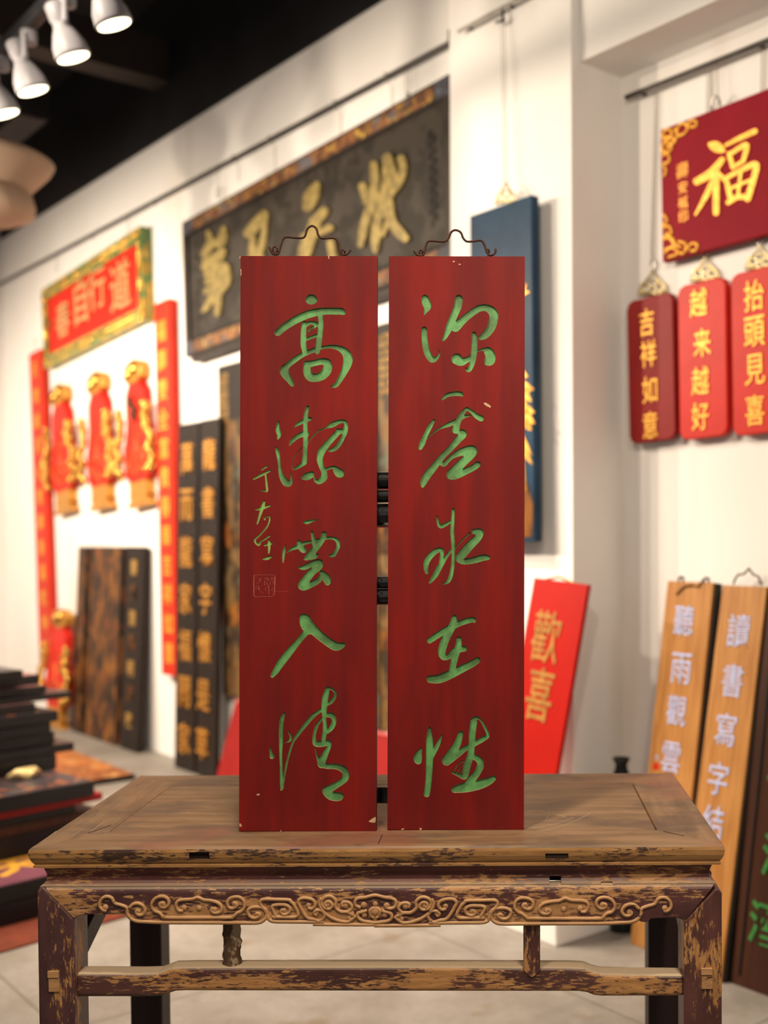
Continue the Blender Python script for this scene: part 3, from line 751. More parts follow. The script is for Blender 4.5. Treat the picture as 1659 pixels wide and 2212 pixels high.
# ================================================================== THE TWO RED BOARDS
def board_plane(tl, tr, br, bl):
    B = [floor_at(br, ZT), floor_at(bl, ZT)]
    y0 = (B[0].y + B[1].y) / 2
    lean = math.radians(2.0); n = Vector((0, math.cos(lean), -math.sin(lean)))
    P = [hit(q, (0, y0, ZT), n) for q in (tl, tr, br, bl)]
    return Plane(P)
ZA = (500, 470, 4.8794); ZB = (500, 850, 4.8794); ZC = (500, 1270, 4.0206); ZD = (820, 470, 4.8794); ZE = (820, 820, 4.6088); ZF = (820, 1270, 4.0206)
LEFT = [
 ('character', ZA, [
  [(825, 862, 95), (845, 862, 108), (880, 865, 60), (908, 868, 10)],
  [(488, 1212, 72), (560, 1150, 78), (680, 1075, 82), (800, 1022, 86), (900, 995, 82), (1000, 985, 74), (1100, 985, 74), (1160, 988, 72), (1185, 1005, 40)],
  [(765, 1110, 45), (762, 1150, 60), (757, 1250, 60), (757, 1330, 60), (770, 1400, 55), (775, 1430, 50)],
  [(790, 1125, 50), (830, 1108, 40), (870, 1112, 45), (905, 1130, 45)],
  [(935, 1030, 50), (943, 1100, 55), (935, 1200, 58), (920, 1320, 62), (905, 1415, 50)],
  [(790, 1280, 36), (850, 1258, 36), (900, 1240, 36)],
  [(812, 1200, 14), (835, 1165, 20), (880, 1145, 24)], [(828, 1208, 9), (858, 1185, 9), (888, 1150, 9)],
  [(910, 1380, 50), (830, 1410, 50), (740, 1450, 55), (650, 1510, 60), (590, 1560, 62), (555, 1605, 90), (575, 1660, 85), (610, 1710, 65), (640, 1755, 52)],
  [(935, 1375, 35), (1020, 1360, 40), (1100, 1365, 50), (1170, 1395, 70), (1220, 1450, 95), (1225, 1520, 100), (1190, 1620, 72), (1140, 1710, 58), (1095, 1768, 50), (1045, 1778, 16)],
  [(795, 1540, 70), (797, 1620, 84), (830, 1678, 92), (900, 1686, 88), (970, 1655, 95), (1012, 1590, 100), (1008, 1530, 85), (955, 1515, 70), (880, 1530, 66), (815, 1545, 72)]]),
 ('character', ZB, [
  [(500, 288, 8), (487, 340, 36), (490, 390, 50), (503, 425, 46), (495, 460, 32), (488, 482, 10)],
  [(466, 558, 10), (485, 610, 40), (498, 680, 36), (505, 750, 28), (515, 820, 42), (535, 880, 60), (575, 940, 75), (612, 945, 60), (632, 900, 25), (622, 820, 6)],
  [(803, 142, 36), (785, 220, 46), (778, 320, 48), (780, 420, 52), (780, 520, 50), (775, 620, 48), (770, 700, 55), (755, 735, 40)],
  [(662, 358, 8), (700, 322, 36), (760, 290, 46), (815, 270, 46), (838, 266, 30)],
  [(610, 550, 8), (635, 505, 40), (700, 450, 50), (780, 420, 60), (805, 432, 30)],
  [(770, 728, 50), (705, 772, 40), (655, 795, 18), (640, 760, 7), (650, 690, 9), (690, 620, 9), (750, 565, 6)],
  [(800, 530, 8), (850, 460, 12), (920, 395, 16), (1000, 358, 22), (1060, 330, 58), (1120, 302, 48), (1180, 292, 38), (1208, 322, 40), (1200, 390, 55), (1180, 450, 45), (1130, 540, 48), (1080, 585, 48), (1035, 600, 34)],
  [(1115, 382, 30), (1165, 392, 46), (1130, 405, 56), (1080, 455, 62), (1010, 530, 66), (950, 610, 76), (930, 690, 65), (950, 770, 56), (975, 820, 62), (975, 880, 75), (930, 925, 60), (890, 920, 36), (870, 885, 12), (850, 862, 44), (800, 872, 82), (752, 890, 36)],
  [(825, 850, 60), (845, 848, 58)],
  [(975, 810, 40), (1030, 785, 30), (1080, 780, 42), (1110, 812, 74), (1140, 840, 95), (1165, 842, 46)]]),
 ('character', ZB, [
  [(762, 1355, 18), (800, 1355, 42), (850, 1340, 26), (910, 1328, 8)],
  [(573, 1590, 6), (555, 1650, 30), (547, 1720, 28), (545, 1780, 12)],
  [(585, 1675, 10), (640, 1635, 36), (710, 1610, 50), (760, 1580, 40), (850, 1560, 28), (920, 1537, 26), (990, 1527, 30), (1060, 1522, 32), (1112, 1547, 40), (1128, 1600, 42), (1100, 1668, 36), (1070, 1703, 44), (1022, 1708, 14)],
  [(710, 1560, 38), (720, 1600, 60), (755, 1645, 66), (775, 1658, 36)],
  [(848, 1458, 28), (862, 1530, 40), (880, 1610, 50)],
  [(975, 1480, 58), (960, 1530, 60), (910, 1600, 70), (850, 1670, 70), (800, 1728, 56), (775, 1748, 18)],
  [(775, 1742, 28), (850, 1722, 58), (895, 1708, 44), (890, 1695, 26)],
  [(705, 1830, 12), (760, 1835, 50), (860, 1790, 62), (925, 1778, 68), (920, 1820, 80), (850, 1880, 80), (785, 1960, 86), (742, 2020, 84), (770, 2038, 76), (850, 2008, 66), (925, 1965, 56), (945, 1920, 40)],
  [(945, 1880, 36), (980, 1920, 78), (1010, 1965, 82), (1013, 1995, 56)]]),
 ('character', ZC, [
  [(630, 262, 80), (640, 310, 90), (668, 360, 80), (690, 372, 60)],
  [(640, 272, 90), (680, 330, 88), (740, 390, 78), (820, 455, 74), (900, 505, 76), (950, 502, 58), (980, 488, 24)],
  [(655, 375, 58), (580, 465, 50), (500, 560, 65), (430, 650, 65), (385, 720, 54), (355, 762, 34)]]),
 ('character', ZC, [
  [(333, 1383, 10), (345, 1440, 28), (352, 1464, 42)],
  [(460, 1085, 18), (440, 1140, 36), (430, 1220, 38), (430, 1340, 34), (428, 1440, 26), (432, 1560, 24), (438, 1680, 36), (440, 1730, 32), (430, 1755, 12)],
  [(493, 1243, 8), (515, 1290, 22), (505, 1325, 22), (465, 1342, 7)],
  [(455, 1680, 12), (465, 1600, 16), (490, 1480, 18), (530, 1350, 18), (570, 1280, 30), (640, 1190, 36), (710, 1110, 38), (780, 1060, 30)],
  [(835, 875, 38), (815, 950, 55), (805, 1040, 50), (806, 1130, 34), (812, 1220, 38), (800, 1310, 40)],
  [(840, 865, 22), (890, 890, 20), (903, 930, 26), (870, 985, 34), (830, 1010, 28)],
  [(820, 1105, 38), (870, 1105, 46), (893, 1150, 40), (870, 1210, 44), (830, 1250, 34)],
  [(790, 1130, 16), (740, 1200, 28), (718, 1290, 30), (730, 1350, 45), (780, 1352, 58), (840, 1345, 48), (850, 1370, 34), (820, 1430, 50), (790, 1500, 60), (780, 1540, 50)],
  [(725, 1385, 10), (738, 1450, 14), (765, 1500, 44)],
  [(770, 1530, 50), (830, 1548, 46), (920, 1552, 50), (985, 1590, 60), (988, 1650, 60), (930, 1700, 54), (850, 1745, 65), (818, 1762, 60), (860, 1802, 76), (930, 1812, 76), (958, 1800, 34)]]),
]
SIGN = zoomed([
  [(320, 800, 18), (370, 770, 22)], [(235, 900, 22), (310, 860, 32), (405, 815, 22)], [(355, 830, 20), (365, 900, 22), (372, 970, 26), (375, 1025, 22), (340, 1025, 16), (298, 1022, 10)],
  [(345, 1140, 28), (325, 1200, 38), (300, 1280, 30), (272, 1370, 18)], [(258, 1225, 18), (330, 1205, 34), (402, 1182, 24)],
  [(335, 1300, 10), (352, 1330, 14), (362, 1305, 12), (398, 1297, 18), (400, 1340, 18), (370, 1410, 18), (300, 1490, 18), (245, 1545, 22), (285, 1592, 30), (310, 1560, 16), (360, 1530, 20), (402, 1500, 18)],
  [(352, 1600, 22), (420, 1580, 26)], [(395, 1555, 28), (398, 1620, 28), (393, 1680, 16)], [(335, 1745, 20), (380, 1735, 36), (425, 1720, 16)]], *ZB)
SEAL = zoomed([
  [(240, 1935, 7), (245, 1912, 7), (350, 1908, 7), (445, 1912, 7), (458, 1940, 7), (455, 2050, 7), (447, 2115, 7), (420, 2136, 7), (330, 2135, 7), (245, 2136, 7), (237, 2050, 7), (236, 1960, 7), (240, 1935, 7)],
  [(250, 1932, 5), (332, 1930, 5)], [(248, 1950, 5), (332, 1946, 5)], [(300, 1950, 6), (298, 1980, 6), (258, 2008, 6)],
  [(270, 2022, 5), (325, 2018, 5)], [(265, 2025, 5), (258, 2050, 5), (300, 2050, 5)], [(285, 2022, 5), (290, 2065, 5), (335, 2110, 5)], [(262, 2062, 5), (310, 2048, 5)],
  [(350, 1945, 5), (365, 1932, 5), (380, 1945, 5), (365, 1958, 5), (350, 1945, 5)], [(415, 1945, 5), (430, 1932, 5), (440, 1945, 5), (428, 1958, 5), (415, 1945, 5)],
  [(385, 1940, 5), (385, 1965, 5)], [(350, 1970, 5), (350, 2020, 5)], [(350, 1970, 5), (438, 1968, 5), (438, 2010, 5)], [(375, 1985, 5), (410, 1985, 5), (400, 2020, 5), (380, 2020, 5), (375, 1985, 5)],
  [(360, 2045, 5), (425, 2042, 5), (422, 2068, 5), (362, 2070, 5), (360, 2045, 5)], [(392, 2025, 5), (394, 2110, 5)]], *ZB)
RIGHT = [
 ('character', ZD, [
  [(478, 850, 75), (492, 900, 92), (505, 942, 74), (485, 985, 42), (468, 1028, 7)],
  [(470, 1180, 64), (472, 1260, 65), (485, 1360, 68), (510, 1440, 70), (555, 1498, 64), (605, 1475, 38), (632, 1430, 14), (620, 1390, 5)],
  [(835, 856, 85), (825, 930, 84), (785, 1030, 75), (740, 1140, 78), (700, 1240, 48), (670, 1288, 28)],
  [(800, 1150, 108), (870, 1090, 80), (950, 1020, 75), (1050, 957, 72), (1130, 952, 76), (1196, 1000, 95), (1200, 1080, 95), (1170, 1170, 85), (1110, 1240, 78), (1060, 1268, 44)],
  [(995, 1225, 48), (1000, 1300, 65), (995, 1400, 70), (985, 1500, 60), (955, 1590, 48), (930, 1610, 36), (905, 1582, 12)],
  [(815, 1490, 118), (860, 1518, 90), (920, 1498, 62), (970, 1470, 54)],
  [(1030, 1405, 18), (1100, 1388, 34), (1145, 1410, 90), (1168, 1460, 108), (1160, 1505, 108), (1130, 1530, 54)]]),
 ('character', ZE, [
  [(628, 195, 22), (670, 155, 42), (740, 140, 46), (800, 140, 48), (822, 152, 32)],
  [(540, 405, 26), (500, 470, 46), (455, 560, 46), (425, 630, 58), (405, 680, 40)],
  [(455, 605, 7), (520, 540, 13), (600, 485, 20), (680, 450, 45), (750, 420, 45), (830, 372, 38), (900, 355, 22)],
  [(870, 287, 34), (830, 325, 45), (800, 380, 55), (775, 430, 60), (760, 490, 70), (748, 510, 50), (790, 522, 46), (830, 537, 78), (790, 590, 70), (710, 680, 60), (620, 770, 60), (540, 870, 70), (470, 960, 75), (435, 1025, 62), (428, 1062, 28)],
  [(870, 287, 30), (920, 320, 38), (970, 365, 54), (1010, 385, 62)],
  [(600, 820, 40), (640, 842, 48), (690, 795, 40), (740, 755, 50), (830, 715, 80), (920, 702, 98), (900, 752, 90), (820, 830, 86), (755, 900, 92), (710, 948, 92), (765, 950, 78), (850, 915, 68), (940, 870, 64), (978, 842, 58)]]),
 ('character', ZE, [
  [(733, 1292, 28), (728, 1400, 36), (722, 1500, 40), (730, 1620, 38), (732, 1740, 34), (728, 1850, 36), (710, 1950, 40), (680, 2010, 35), (628, 2035, 12)],
  [(573, 1358, 14), (580, 1420, 28), (610, 1460, 42), (660, 1440, 36), (710, 1410, 28)],
  [(750, 1680, 12), (830, 1590, 15), (900, 1525, 18)],
  [(940, 1512, 54), (1000, 1515, 64), (980, 1570, 75), (900, 1650, 85), (830, 1730, 88), (790, 1780, 68), (830, 1810, 58), (920, 1802, 64), (1030, 1772, 65), (1080, 1772, 46)],
  [(470, 1920, 34), (460, 1860, 50), (480, 1790, 60), (540, 1720, 56), (600, 1692, 48), (622, 1720, 42), (610, 1800, 34), (590, 1850, 12)],
  [(720, 1690, 24), (660, 1770, 34), (600, 1860, 54), (550, 1950, 54), (500, 2020, 22)]]),
 ('character', ZF, [
  [(435, 455, 52), (500, 412, 54), (600, 352, 55), (700, 305, 50), (800, 275, 48), (822, 285, 36)],
  [(650, 252, 40), (640, 310, 64), (590, 410, 65), (555, 490, 70), (540, 560, 65), (560, 600, 55), (610, 590, 48), (660, 540, 58), (735, 528, 50)],
  [(690, 445, 48), (685, 500, 54), (660, 580, 60), (640, 660, 58), (628, 715, 50)],
  [(440, 792, 66), (520, 788, 78), (620, 748, 76), (720, 700, 66), (800, 660, 60), (850, 627, 54)]]),
 ('character', ZF, [
  [(368, 1386, 8), (345, 1430, 45), (332, 1478, 75), (335, 1500, 62)],
  [(435, 1215, 18), (432, 1290, 54), (435, 1400, 65), (432, 1550, 60), (425, 1680, 55), (410, 1790, 54)],
  [(542, 1278, 12), (510, 1350, 35), (470, 1430, 40), (445, 1480, 38)],
  [(705, 1262, 44), (680, 1340, 60), (630, 1430, 80), (582, 1500, 84)],
  [(600, 1490, 78), (680, 1440, 58), (750, 1390, 44), (830, 1350, 44), (900, 1310, 44), (942, 1280, 28), (910, 1200, 22), (870, 1140, 18), (835, 1125, 28)],
  [(820, 1152, 58), (805, 1260, 60), (800, 1360, 55), (790, 1450, 60), (765, 1530, 60), (750, 1590, 60), (735, 1640, 48), (680, 1620, 32), (630, 1602, 16)],
  [(640, 1600, 8), (680, 1530, 10), (735, 1505, 12)], [(668, 1612, 8), (700, 1552, 8), (740, 1528, 10)], [(692, 1622, 6), (715, 1578, 7), (745, 1552, 8)],
  [(800, 1462, 48), (850, 1482, 54), (878, 1530, 60), (850, 1600, 60), (800, 1660, 68), (770, 1690, 58)],
  [(652, 1750, 60), (740, 1732, 88), (850, 1712, 84), (940, 1682, 68), (988, 1652, 48)]]),
]
THK = 0.013
def red_board(corners, glyphs, sign, seal, wire, curls, chips, label):
    pl = board_plane(*corners)
    root = thing('couplet_board', label, 'wooden board', pl.M, None)
    fields = [(nm, Field(zoomed(st, *z))) for nm, z, st in glyphs]
    if sign: fields.append(('signature', Field(sign)))
    if seal: fields.append(('seal', Field(seal, 4.0)))
    loops = []; own = []
    for nm, f in fields: loops += f.loops()
    hw = pl.W / 2
    cpx = [corners[3], corners[2], corners[1], corners[0]]
    # the outer rectangle in picture pixels, from the board's own corners
    def px_of(x, z):
        w = pl.M @ Vector((x, 0, z)); q = RC.transposed() @ (w - CAM); return (CXP + F * q.x / -q.z, CYP - F * q.y / -q.z)
    outer = [px_of(-hw, 0), px_of(hw, 0), px_of(hw, pl.H), px_of(-hw, pl.H)]
    v, tris = tri_region(outer, loops)
    L = [pl.loc(p) for p in v]
    who = []
    for t in tris:
        cx = sum(v[i][0] for i in t) / 3; cy = sum(v[i][1] for i in t) / 3
        k = -1
        for i, (nm, f) in enumerate(fields):
            if f.inside(cx, cy): k = i; break
        who.append(k)
    n = len(v)
    # face with the characters cut out + back + sides
    V = [(p[0], 0.0, p[1]) for p in L]; Fc = [t for t, k in zip(tris, who) if k < 0]; mi = [0] * len(Fc)
    b = len(V); V += [(-hw, 0, 0), (hw, 0, 0), (hw, 0, pl.H), (-hw, 0, pl.H), (-hw, THK, 0), (hw, THK, 0), (hw, THK, pl.H), (-hw, THK, pl.H)]
    for q in ((0, 1, 5, 4), (1, 2, 6, 5), (2, 3, 7, 6), (3, 0, 4, 7), (4, 5, 6, 7)): Fc.append(tuple(b + i for i in q)); mi.append(1)
    me = bpy.data.meshes.new('panel'); me.from_pydata(V, [], Fc); o = link('panel', me, root, [M_RED if sign else M_RED2, M_REDEDGE])
    me.polygons.foreach_set('material_index', mi); me.update()
    edges = {}
    for t, k in zip(tris, who):
        for a, c in ((t[0], t[1]), (t[1], t[2]), (t[2], t[0])): edges[(a, c)] = k
    for i, (nm, f) in enumerate(fields):
        dep = {'character': 0.0030, 'signature': 0.0018, 'seal': 0.0007}[nm]
        T = [t for t, k in zip(tris, who) if k == i]
        ids = sorted({a for t in T for a in t}); mp = {a: j for j, a in enumerate(ids)}; m = len(ids)
        VV = [(L[a][0], dep, L[a][1]) for a in ids] + [(L[a][0], 0.0, L[a][1]) for a in ids]
        FF = [tuple(mp[a] for a in t) for t in T]; mm = [0] * len(FF)
        for t in T:
            for a, c in ((t[0], t[1]), (t[1], t[2]), (t[2], t[0])):
                if edges.get((c, a), -1) != i: FF.append((mp[a], mp[c], m + mp[c], m + mp[a])); mm.append(1)
        mt = {'character': [M_GREEN, M_CUT], 'signature': [M_GREEN2, M_CUT], 'seal': [M_SEAL, M_SEAL]}[nm]
        me = bpy.data.meshes.new(nm); me.from_pydata(VV, [], FF); oo = link(nm, me, root, mt); me.polygons.foreach_set('material_index', mm); me.update()
    # hanger of bent rusty wire
    ty = THK * 0.5
    def wp3(P, s, n=5): return [(lambda q: (q[0], ty, q[1]))(pl.loc((a[0], a[1]), ty)) for a in catmull([(s[0] + x / s[2], s[1] + y / s[2], 0) for x, y in P], n)]
    parts = [tube_vf(wp3(wire[0], wire[1]), 0.0019, 8)]
    for cx, cy, r in curls:
        c = pl.loc((wire[1][0] + cx / wire[1][2], wire[1][1] + cy / wire[1][2]), ty)
        rr = r / wire[1][2] / 1300
        ring = [(c[0] + rr * math.cos(t), ty - 0.002 + 0.0006 * t, c[1] + rr * 1.2 * math.sin(t)) for t in np.linspace(0, 6.2, 14)]
        parts.append(tube_vf(ring, 0.0015, 6))
        parts.append(tube_vf([(c[0], ty, c[1] - 0.02), (c[0], ty, c[1])], 0.0015, 6))
    v, f = join(parts); mesh('wire_hanger', v, f, M_RUST, root, smooth=True)
    if chips:
        cp = []
        for P in chips:
            q = [pl.loc(p) for p in P]
            v, f = prism_vf(q, -0.00025, 0.0004); mesh('bare_wood_chip', v, f, M_CHIP, root)
    return pl, root
def zc(P, z): return [(z[0] + a / z[2], z[1] + b / z[2]) for a, b in P]
WL = ([(400, 310), (425, 370), (455, 388), (495, 378), (520, 300), (545, 228), (580, 206), (660, 212), (740, 216), (775, 195), (800, 120), (850, 88), (895, 118), (915, 185), (950, 218), (1010, 218), (1080, 216), (1115, 245), (1140, 330), (1165, 388), (1208, 390), (1238, 368), (1255, 340)], ZA)
WRr = ([(362, 350), (395, 392), (440, 402), (468, 380), (485, 300), (510, 252), (560, 246), (620, 252), (690, 250), (725, 220), (755, 155), (800, 132), (855, 157), (880, 215), (920, 252), (990, 250), (1070, 242), (1105, 290), (1128, 355), (1155, 395), (1195, 392), (1220, 365), (1222, 330)], ZD)
chL = [zc([(1190, 2030), (1215, 2008), (1252, 1988), (1252, 2036), (1230, 2040)], ZC), zc([(70, 2045), (86, 2050), (90, 2072), (70, 2075)], ZC), zc([(425, 2104), (434, 2104), (432, 2116), (426, 2116)], ZC), zc([(215, 1795), (235, 1786), (250, 1794), (230, 1804)], ZC),
       zc([(86, 410), (98, 408), (92, 430), (86, 436)], ZA), zc([(90, 540), (104, 548), (106, 600), (95, 620), (98, 570)], ZA), zc([(1020, 402), (1030, 402), (1032, 440), (1022, 430)], ZA)]
chR = [zc([(1095, 1955), (1115, 1950), (1150, 1968), (1172, 1990), (1172, 2005), (1130, 1990), (1108, 1972)], ZD), zc([(345, 2086), (365, 2084), (366, 2100), (350, 2104)], ZF), zc([(185, 2096), (205, 2086), (215, 2095), (200, 2104)], ZF), zc([(770, 458), (790, 456), (792, 470), (775, 472)], ZD), zc([(830, 490), (850, 486), (856, 496), (840, 502)], ZD)]
PLL, bl_ = red_board([(518.4, 551.5), (815.8, 554.5), (811.5, 1795), (517.4, 1796)], LEFT, SIGN, SEAL, WL, [(460, 338, 26), (1178, 362, 18)], chL, 'old red board with five carved green characters and a small green signature and seal')
PLR, br_ = red_board([(839.9, 553.8), (1134.2, 553.5), (1131.4, 1792), (837, 1793)], RIGHT, None, None, WRr, [(437, 365, 18), (1140, 355, 16)], chR, 'old red board with five carved green characters and no signature, right of its twin')

# ---- black lacquered stand that the boards lean on
ym = (PLL.M.translation.y + PLR.M.translation.y) / 2
def back_y(z): return ym + (z - ZT) * math.tan(math.radians(2.0)) + THK / math.cos(math.radians(2.0)) + 0.0012
stand = thing('display_stand', 'glossy black display stand behind the red boards, seen through the gap between them', 'stand', Matrix.Translation(Vector((TXC, 0, ZT))))
def sy(py): return hit((826, py), (0, back_y(1.2), 0), Vector((0, 1, 0))).z - ZT
def hrail(name, segs, x0, x1):
    """horizontal moulded rail: segs = list of (z centre, radius)"""
    parts = []
    for z, r in segs:
        y = back_y(z + ZT) + r + 0.001
        parts.append(tube_vf([(x0, y, z), (x1, y, z)], r, 20))
    v, f = join(parts); o = mesh(name, v, f, M_LACQ, stand, smooth=False)
    return o
p1, p2, p3, p4 = sy(1018), sy(1056), sy(1086), sy(1140)
k = 0.13
hrail('upper_rail', [((p1 + p2) / 2, (p1 - p2) / 2), ((p2 + p3) / 2, (p2 - p3) / 2 * 0.9), ((p3 + p4) / 2, (p3 - p4) / 2)], -k, k)
p5, p6, p7 = sy(1246), sy(1272), sy(1308)
hrail('lower_rail', [((p5 + p6) / 2, (p5 - p6) / 2), ((p6 + p7) / 2, (p6 - p7) / 2)], -k, k)
for e in (-1, 1):
    ty0 = back_y(ZT) + 0.045
    v, f = lathe_vf([(0.016, 0.02), (0.016, 0.10), (0.012, 0.12), (0.017, 0.14), (0.012, 0.16), (0.012, 0.36), (0.016, 0.40), (0.016, 0.62), (0.012, 0.66), (0.0, 0.67)], 20, (e * 0.115, ty0 + 0.006, 0))
    mesh('upright', v, f, M_LACQ, stand, smooth=True)
    box('foot', (e * 0.115 - 0.02, e * 0.115 + 0.02, ty0 - 0.022, ty0 + 0.14, 0.0005, 0.03), M_LACQ, stand, 0.004)
box('base_rail', (-0.115, 0.115, ty0 - 0.005, ty0 + 0.02, 0.032, 0.06), M_LACQ, stand, 0.003)

# ================================================================== ON THE LEFT WALL
ROOT = lambda nm, lb, ct, pl, gr=None: thing(nm, lb, ct, pl.M, gr)
def rod(name, p0, p1, r, mat, parent=None, n=10):
    v, f = tube_vf([p0, p1], r, n); return mesh(name, v, f, mat, parent, smooth=False)
def local_pts(pl, P): return [pl.Mi @ q for q in P]
def panel_frame(root, W, H, b, depth, mat, y0=-0.012):
    """mitred picture-frame sides standing a little proud of the panel"""
    hw = W / 2; out = []
    quads = [[(-hw, 0), (hw, 0), (hw - b[0], b[1]), (-hw + b[0], b[1])], [(-hw, H), (-hw + b[0], H - b[1]), (hw - b[0], H - b[1]), (hw, H)],
             [(-hw, 0), (-hw + b[0], b[1]), (-hw + b[0], H - b[1]), (-hw, H)], [(hw, 0), (hw, H), (hw - b[0], H - b[1]), (hw - b[0], b[1])]]
    mats = mat if isinstance(mat, list) else [mat] * 4
    for q, m in zip(quads, mats):
        v, f = prism_vf(q, y0, depth); o = mesh('frame_side', v, f, m, root); bevel(o, 0.004); out.append(o)
    return out
def hook_wire(root, pl, ptop, pbot, wall_w, ring=True, mat=None, r=0.0016):
    """double cord from the rail down to the thing, with a shiny ring or hook"""
    a = pl.Mi @ (ptop - UP * 0.012); b = pl.Mi @ pbot
    parts = [tube_vf([a + Vector((s * 0.012, 0, 0)), b + Vector((s * 0.012, 0, 0))], r, 6) for s in (-1, 1)]
    v, f = join(parts); o = mesh('hanging_cord', v, f, M_CORD, root)
    if ring:
        c = b + (a - b) * 0.12
        rg = [(c.x + 0.016 * math.cos(t), c.y, c.z + 0.030 * math.sin(t)) for t in np.linspace(0, 2 * math.pi, 16, endpoint=False)]
        v, f = tube_vf(rg, 0.0042, 8, closed=True); mesh('hook', v, f, M_STEEL, root, smooth=True)
    return o
# --- rail
RW = 0.035
pa, pb = wall_at((972, 101), RW), wall_at((-60, 640), RW)
# straight, level line: keep the height of the near end
pb.z = pa.z = (pa.z + pb.z) / 2
rail = thing('picture_rail', 'thin dark picture rail along the white wall above the large black plaque', 'rail', wall_frame(Vector((pa.x, pa.y, pa.z))))
RI = rail.matrix_world.inverted()
v, f = tube_vf([RI @ pa, RI @ pb], 0.009, 10); mesh('rod', v, f, M_RAIL, rail)
e0 = RI @ pa; v, f = tube_vf([e0, e0 + Vector((0, 0, 0.045)), e0 + Vector((0, 0.034, 0.045))], 0.009, 8); mesh('end_bracket', v, f, M_RAIL, rail)
for uu in (-0.9, -1.9, -2.9, -3.9):
    v, f = tube_vf([Vector((uu, 0, 0)), Vector((uu, 0.034, 0.0))], 0.006, 8); mesh('bracket', v, f, M_RAIL, rail)
def rail_pt(px):
    w = wall_at((px, 101 + (972 - px) * 0.522), RW); w.z = pa.z; return w

# --- large black plaque
P1 = wall_plane((393, 465), (976, 181), (983, 592), (403, 756), 0.065)
plq = ROOT('name_plaque', 'large weathered black plaque with four big gold characters and painted border', 'plaque', P1)
b_ = (0.055, 0.085)
box('panel', (-P1.W / 2 + 0.03, P1.W / 2 - 0.03, 0.008, 0.05, 0.03, P1.H - 0.03), M_PLAQUE, plq)
panel_frame(plq, P1.W, P1.H, b_, 0.05, M_PLFRAME, -0.006)
hw = P1.W / 2
box('painted_border', (-hw + 0.10, hw - 0.10, -0.009, 0.0, P1.H - b_[1] + 0.010, P1.H - 0.014), M_PLBORDER, plq)
box('painted_border', (-hw + 0.10, hw - 0.10, -0.009, 0.0, 0.014, b_[1] - 0.010), M_PLBORDER, plq)
for sx in (-1, 1):
    for z0, z1 in ((0.008, b_[1] - 0.006), (P1.H - b_[1] + 0.006, P1.H - 0.008)):
        box('corner_patch', (min(sx * (hw - 0.008), sx * (hw - 0.095)), max(sx * (hw - 0.008), sx * (hw - 0.095)), -0.008, 0.0, z0, z1), M_PLCORNER, plq)
fx = [(-hw + b_[0] + 0.01, b_[1] + 0.01), (hw - b_[0] - 0.01, b_[1] + 0.01), (hw - b_[0] - 0.01, P1.H - b_[1] - 0.01), (-hw + b_[0] + 0.01, P1.H - b_[1] - 0.01)]
v, f = tube_vf([(a, 0.007, c) for a, c in fx], 0.004, 6, closed=True); mesh('inner_moulding', v, f, M_PLFRAME, plq)
box('bottom_moulding', (-hw + 0.06, hw - 0.02, 0.0, 0.055, -0.035, 0.0), M_PLFRAME, plq, 0.004)
G = (360, 80, 2.514)
BIG = [
 [[(1080, 815, 45), (1100, 870, 50), (1092, 905, 18)], [(1140, 695, 38), (1145, 780, 50), (1140, 880, 46), (1110, 960, 46), (1085, 1040, 44), (1068, 1130, 34)],
  [(1215, 662, 54), (1225, 760, 80), (1215, 850, 75), (1180, 930, 55), (1160, 1000, 46), (1150, 1080, 50), (1148, 1165, 26)], [(1215, 840, 40), (1190, 930, 40)],
  [(1220, 900, 50), (1235, 1000, 52), (1270, 1055, 56), (1308, 1095, 46)], [(1290, 668, 48), (1300, 720, 40), (1270, 785, 60), (1235, 830, 60)], [(1140, 872, 30), (1240, 850, 30)],
  [(1205, 950, 30), (1215, 1010, 30), (1185, 1080, 24)]],
 [[(830, 805, 34), (800, 870, 80), (780, 925, 54)], [(872, 948, 46), (820, 1010, 60), (800, 1080, 60), (770, 1150, 70), (750, 1230, 50), (720, 1320, 40)], [(905, 1120, 40), (920, 1200, 40), (950, 1270, 50), (990, 1270, 30)], [(760, 1090, 40), (900, 1040, 40)]],
 [[(540, 955, 28), (500, 1020, 60), (455, 1070, 46)], [(548, 960, 30), (545, 1060, 30), (530, 1130, 35), (520, 1175, 30), (490, 1280, 40), (440, 1350, 30)], [(480, 1080, 25), (480, 1170, 40), (470, 1280, 40)], [(500, 1150, 26), (560, 1250, 40), (600, 1310, 46)]],
 [[(240, 1065, 26), (250, 1130, 46), (220, 1180, 40)], [(322, 1045, 30), (310, 1110, 52), (272, 1122, 40)], [(230, 1222, 42), (300, 1190, 50), (315, 1165, 36)], [(220, 1252, 36), (290, 1232, 38)],
  [(240, 1290, 46), (300, 1262, 56), (330, 1252, 46), (338, 1320, 48), (312, 1372, 40)], [(240, 1330, 40), (330, 1300, 40)], [(230, 1382, 36), (320, 1352, 36)], [(285, 1250, 36), (290, 1400, 44), (287, 1505, 28)], [(270, 1392, 36), (232, 1465, 34), (212, 1490, 16)]]]
for st in BIG:
    raised_glyph('character', zoomed(st, *G), lambda p: P1.loc(p, 0.008), 0.008, 0.016, M_OLDGOLD, plq, 1.5)
M_INK = plain('dark_inscription_paint', (0.018, 0.014, 0.012), 0.6)
for cpx, rows, hh in (((930, 290), 9, 17), ((938, 300), 8, 14)):
    for i in range(rows):
        x, z = P1.loc((cpx[0] + i * 0.6, cpx[1] + i * 24), 0.008); v, f = glyph_vf('狀元及第欽點賜進士'[i], x, z, 0.034, 0.008, 0.003, 0.01); mesh('small_character', v, f, M_INK, plq)
ins = []
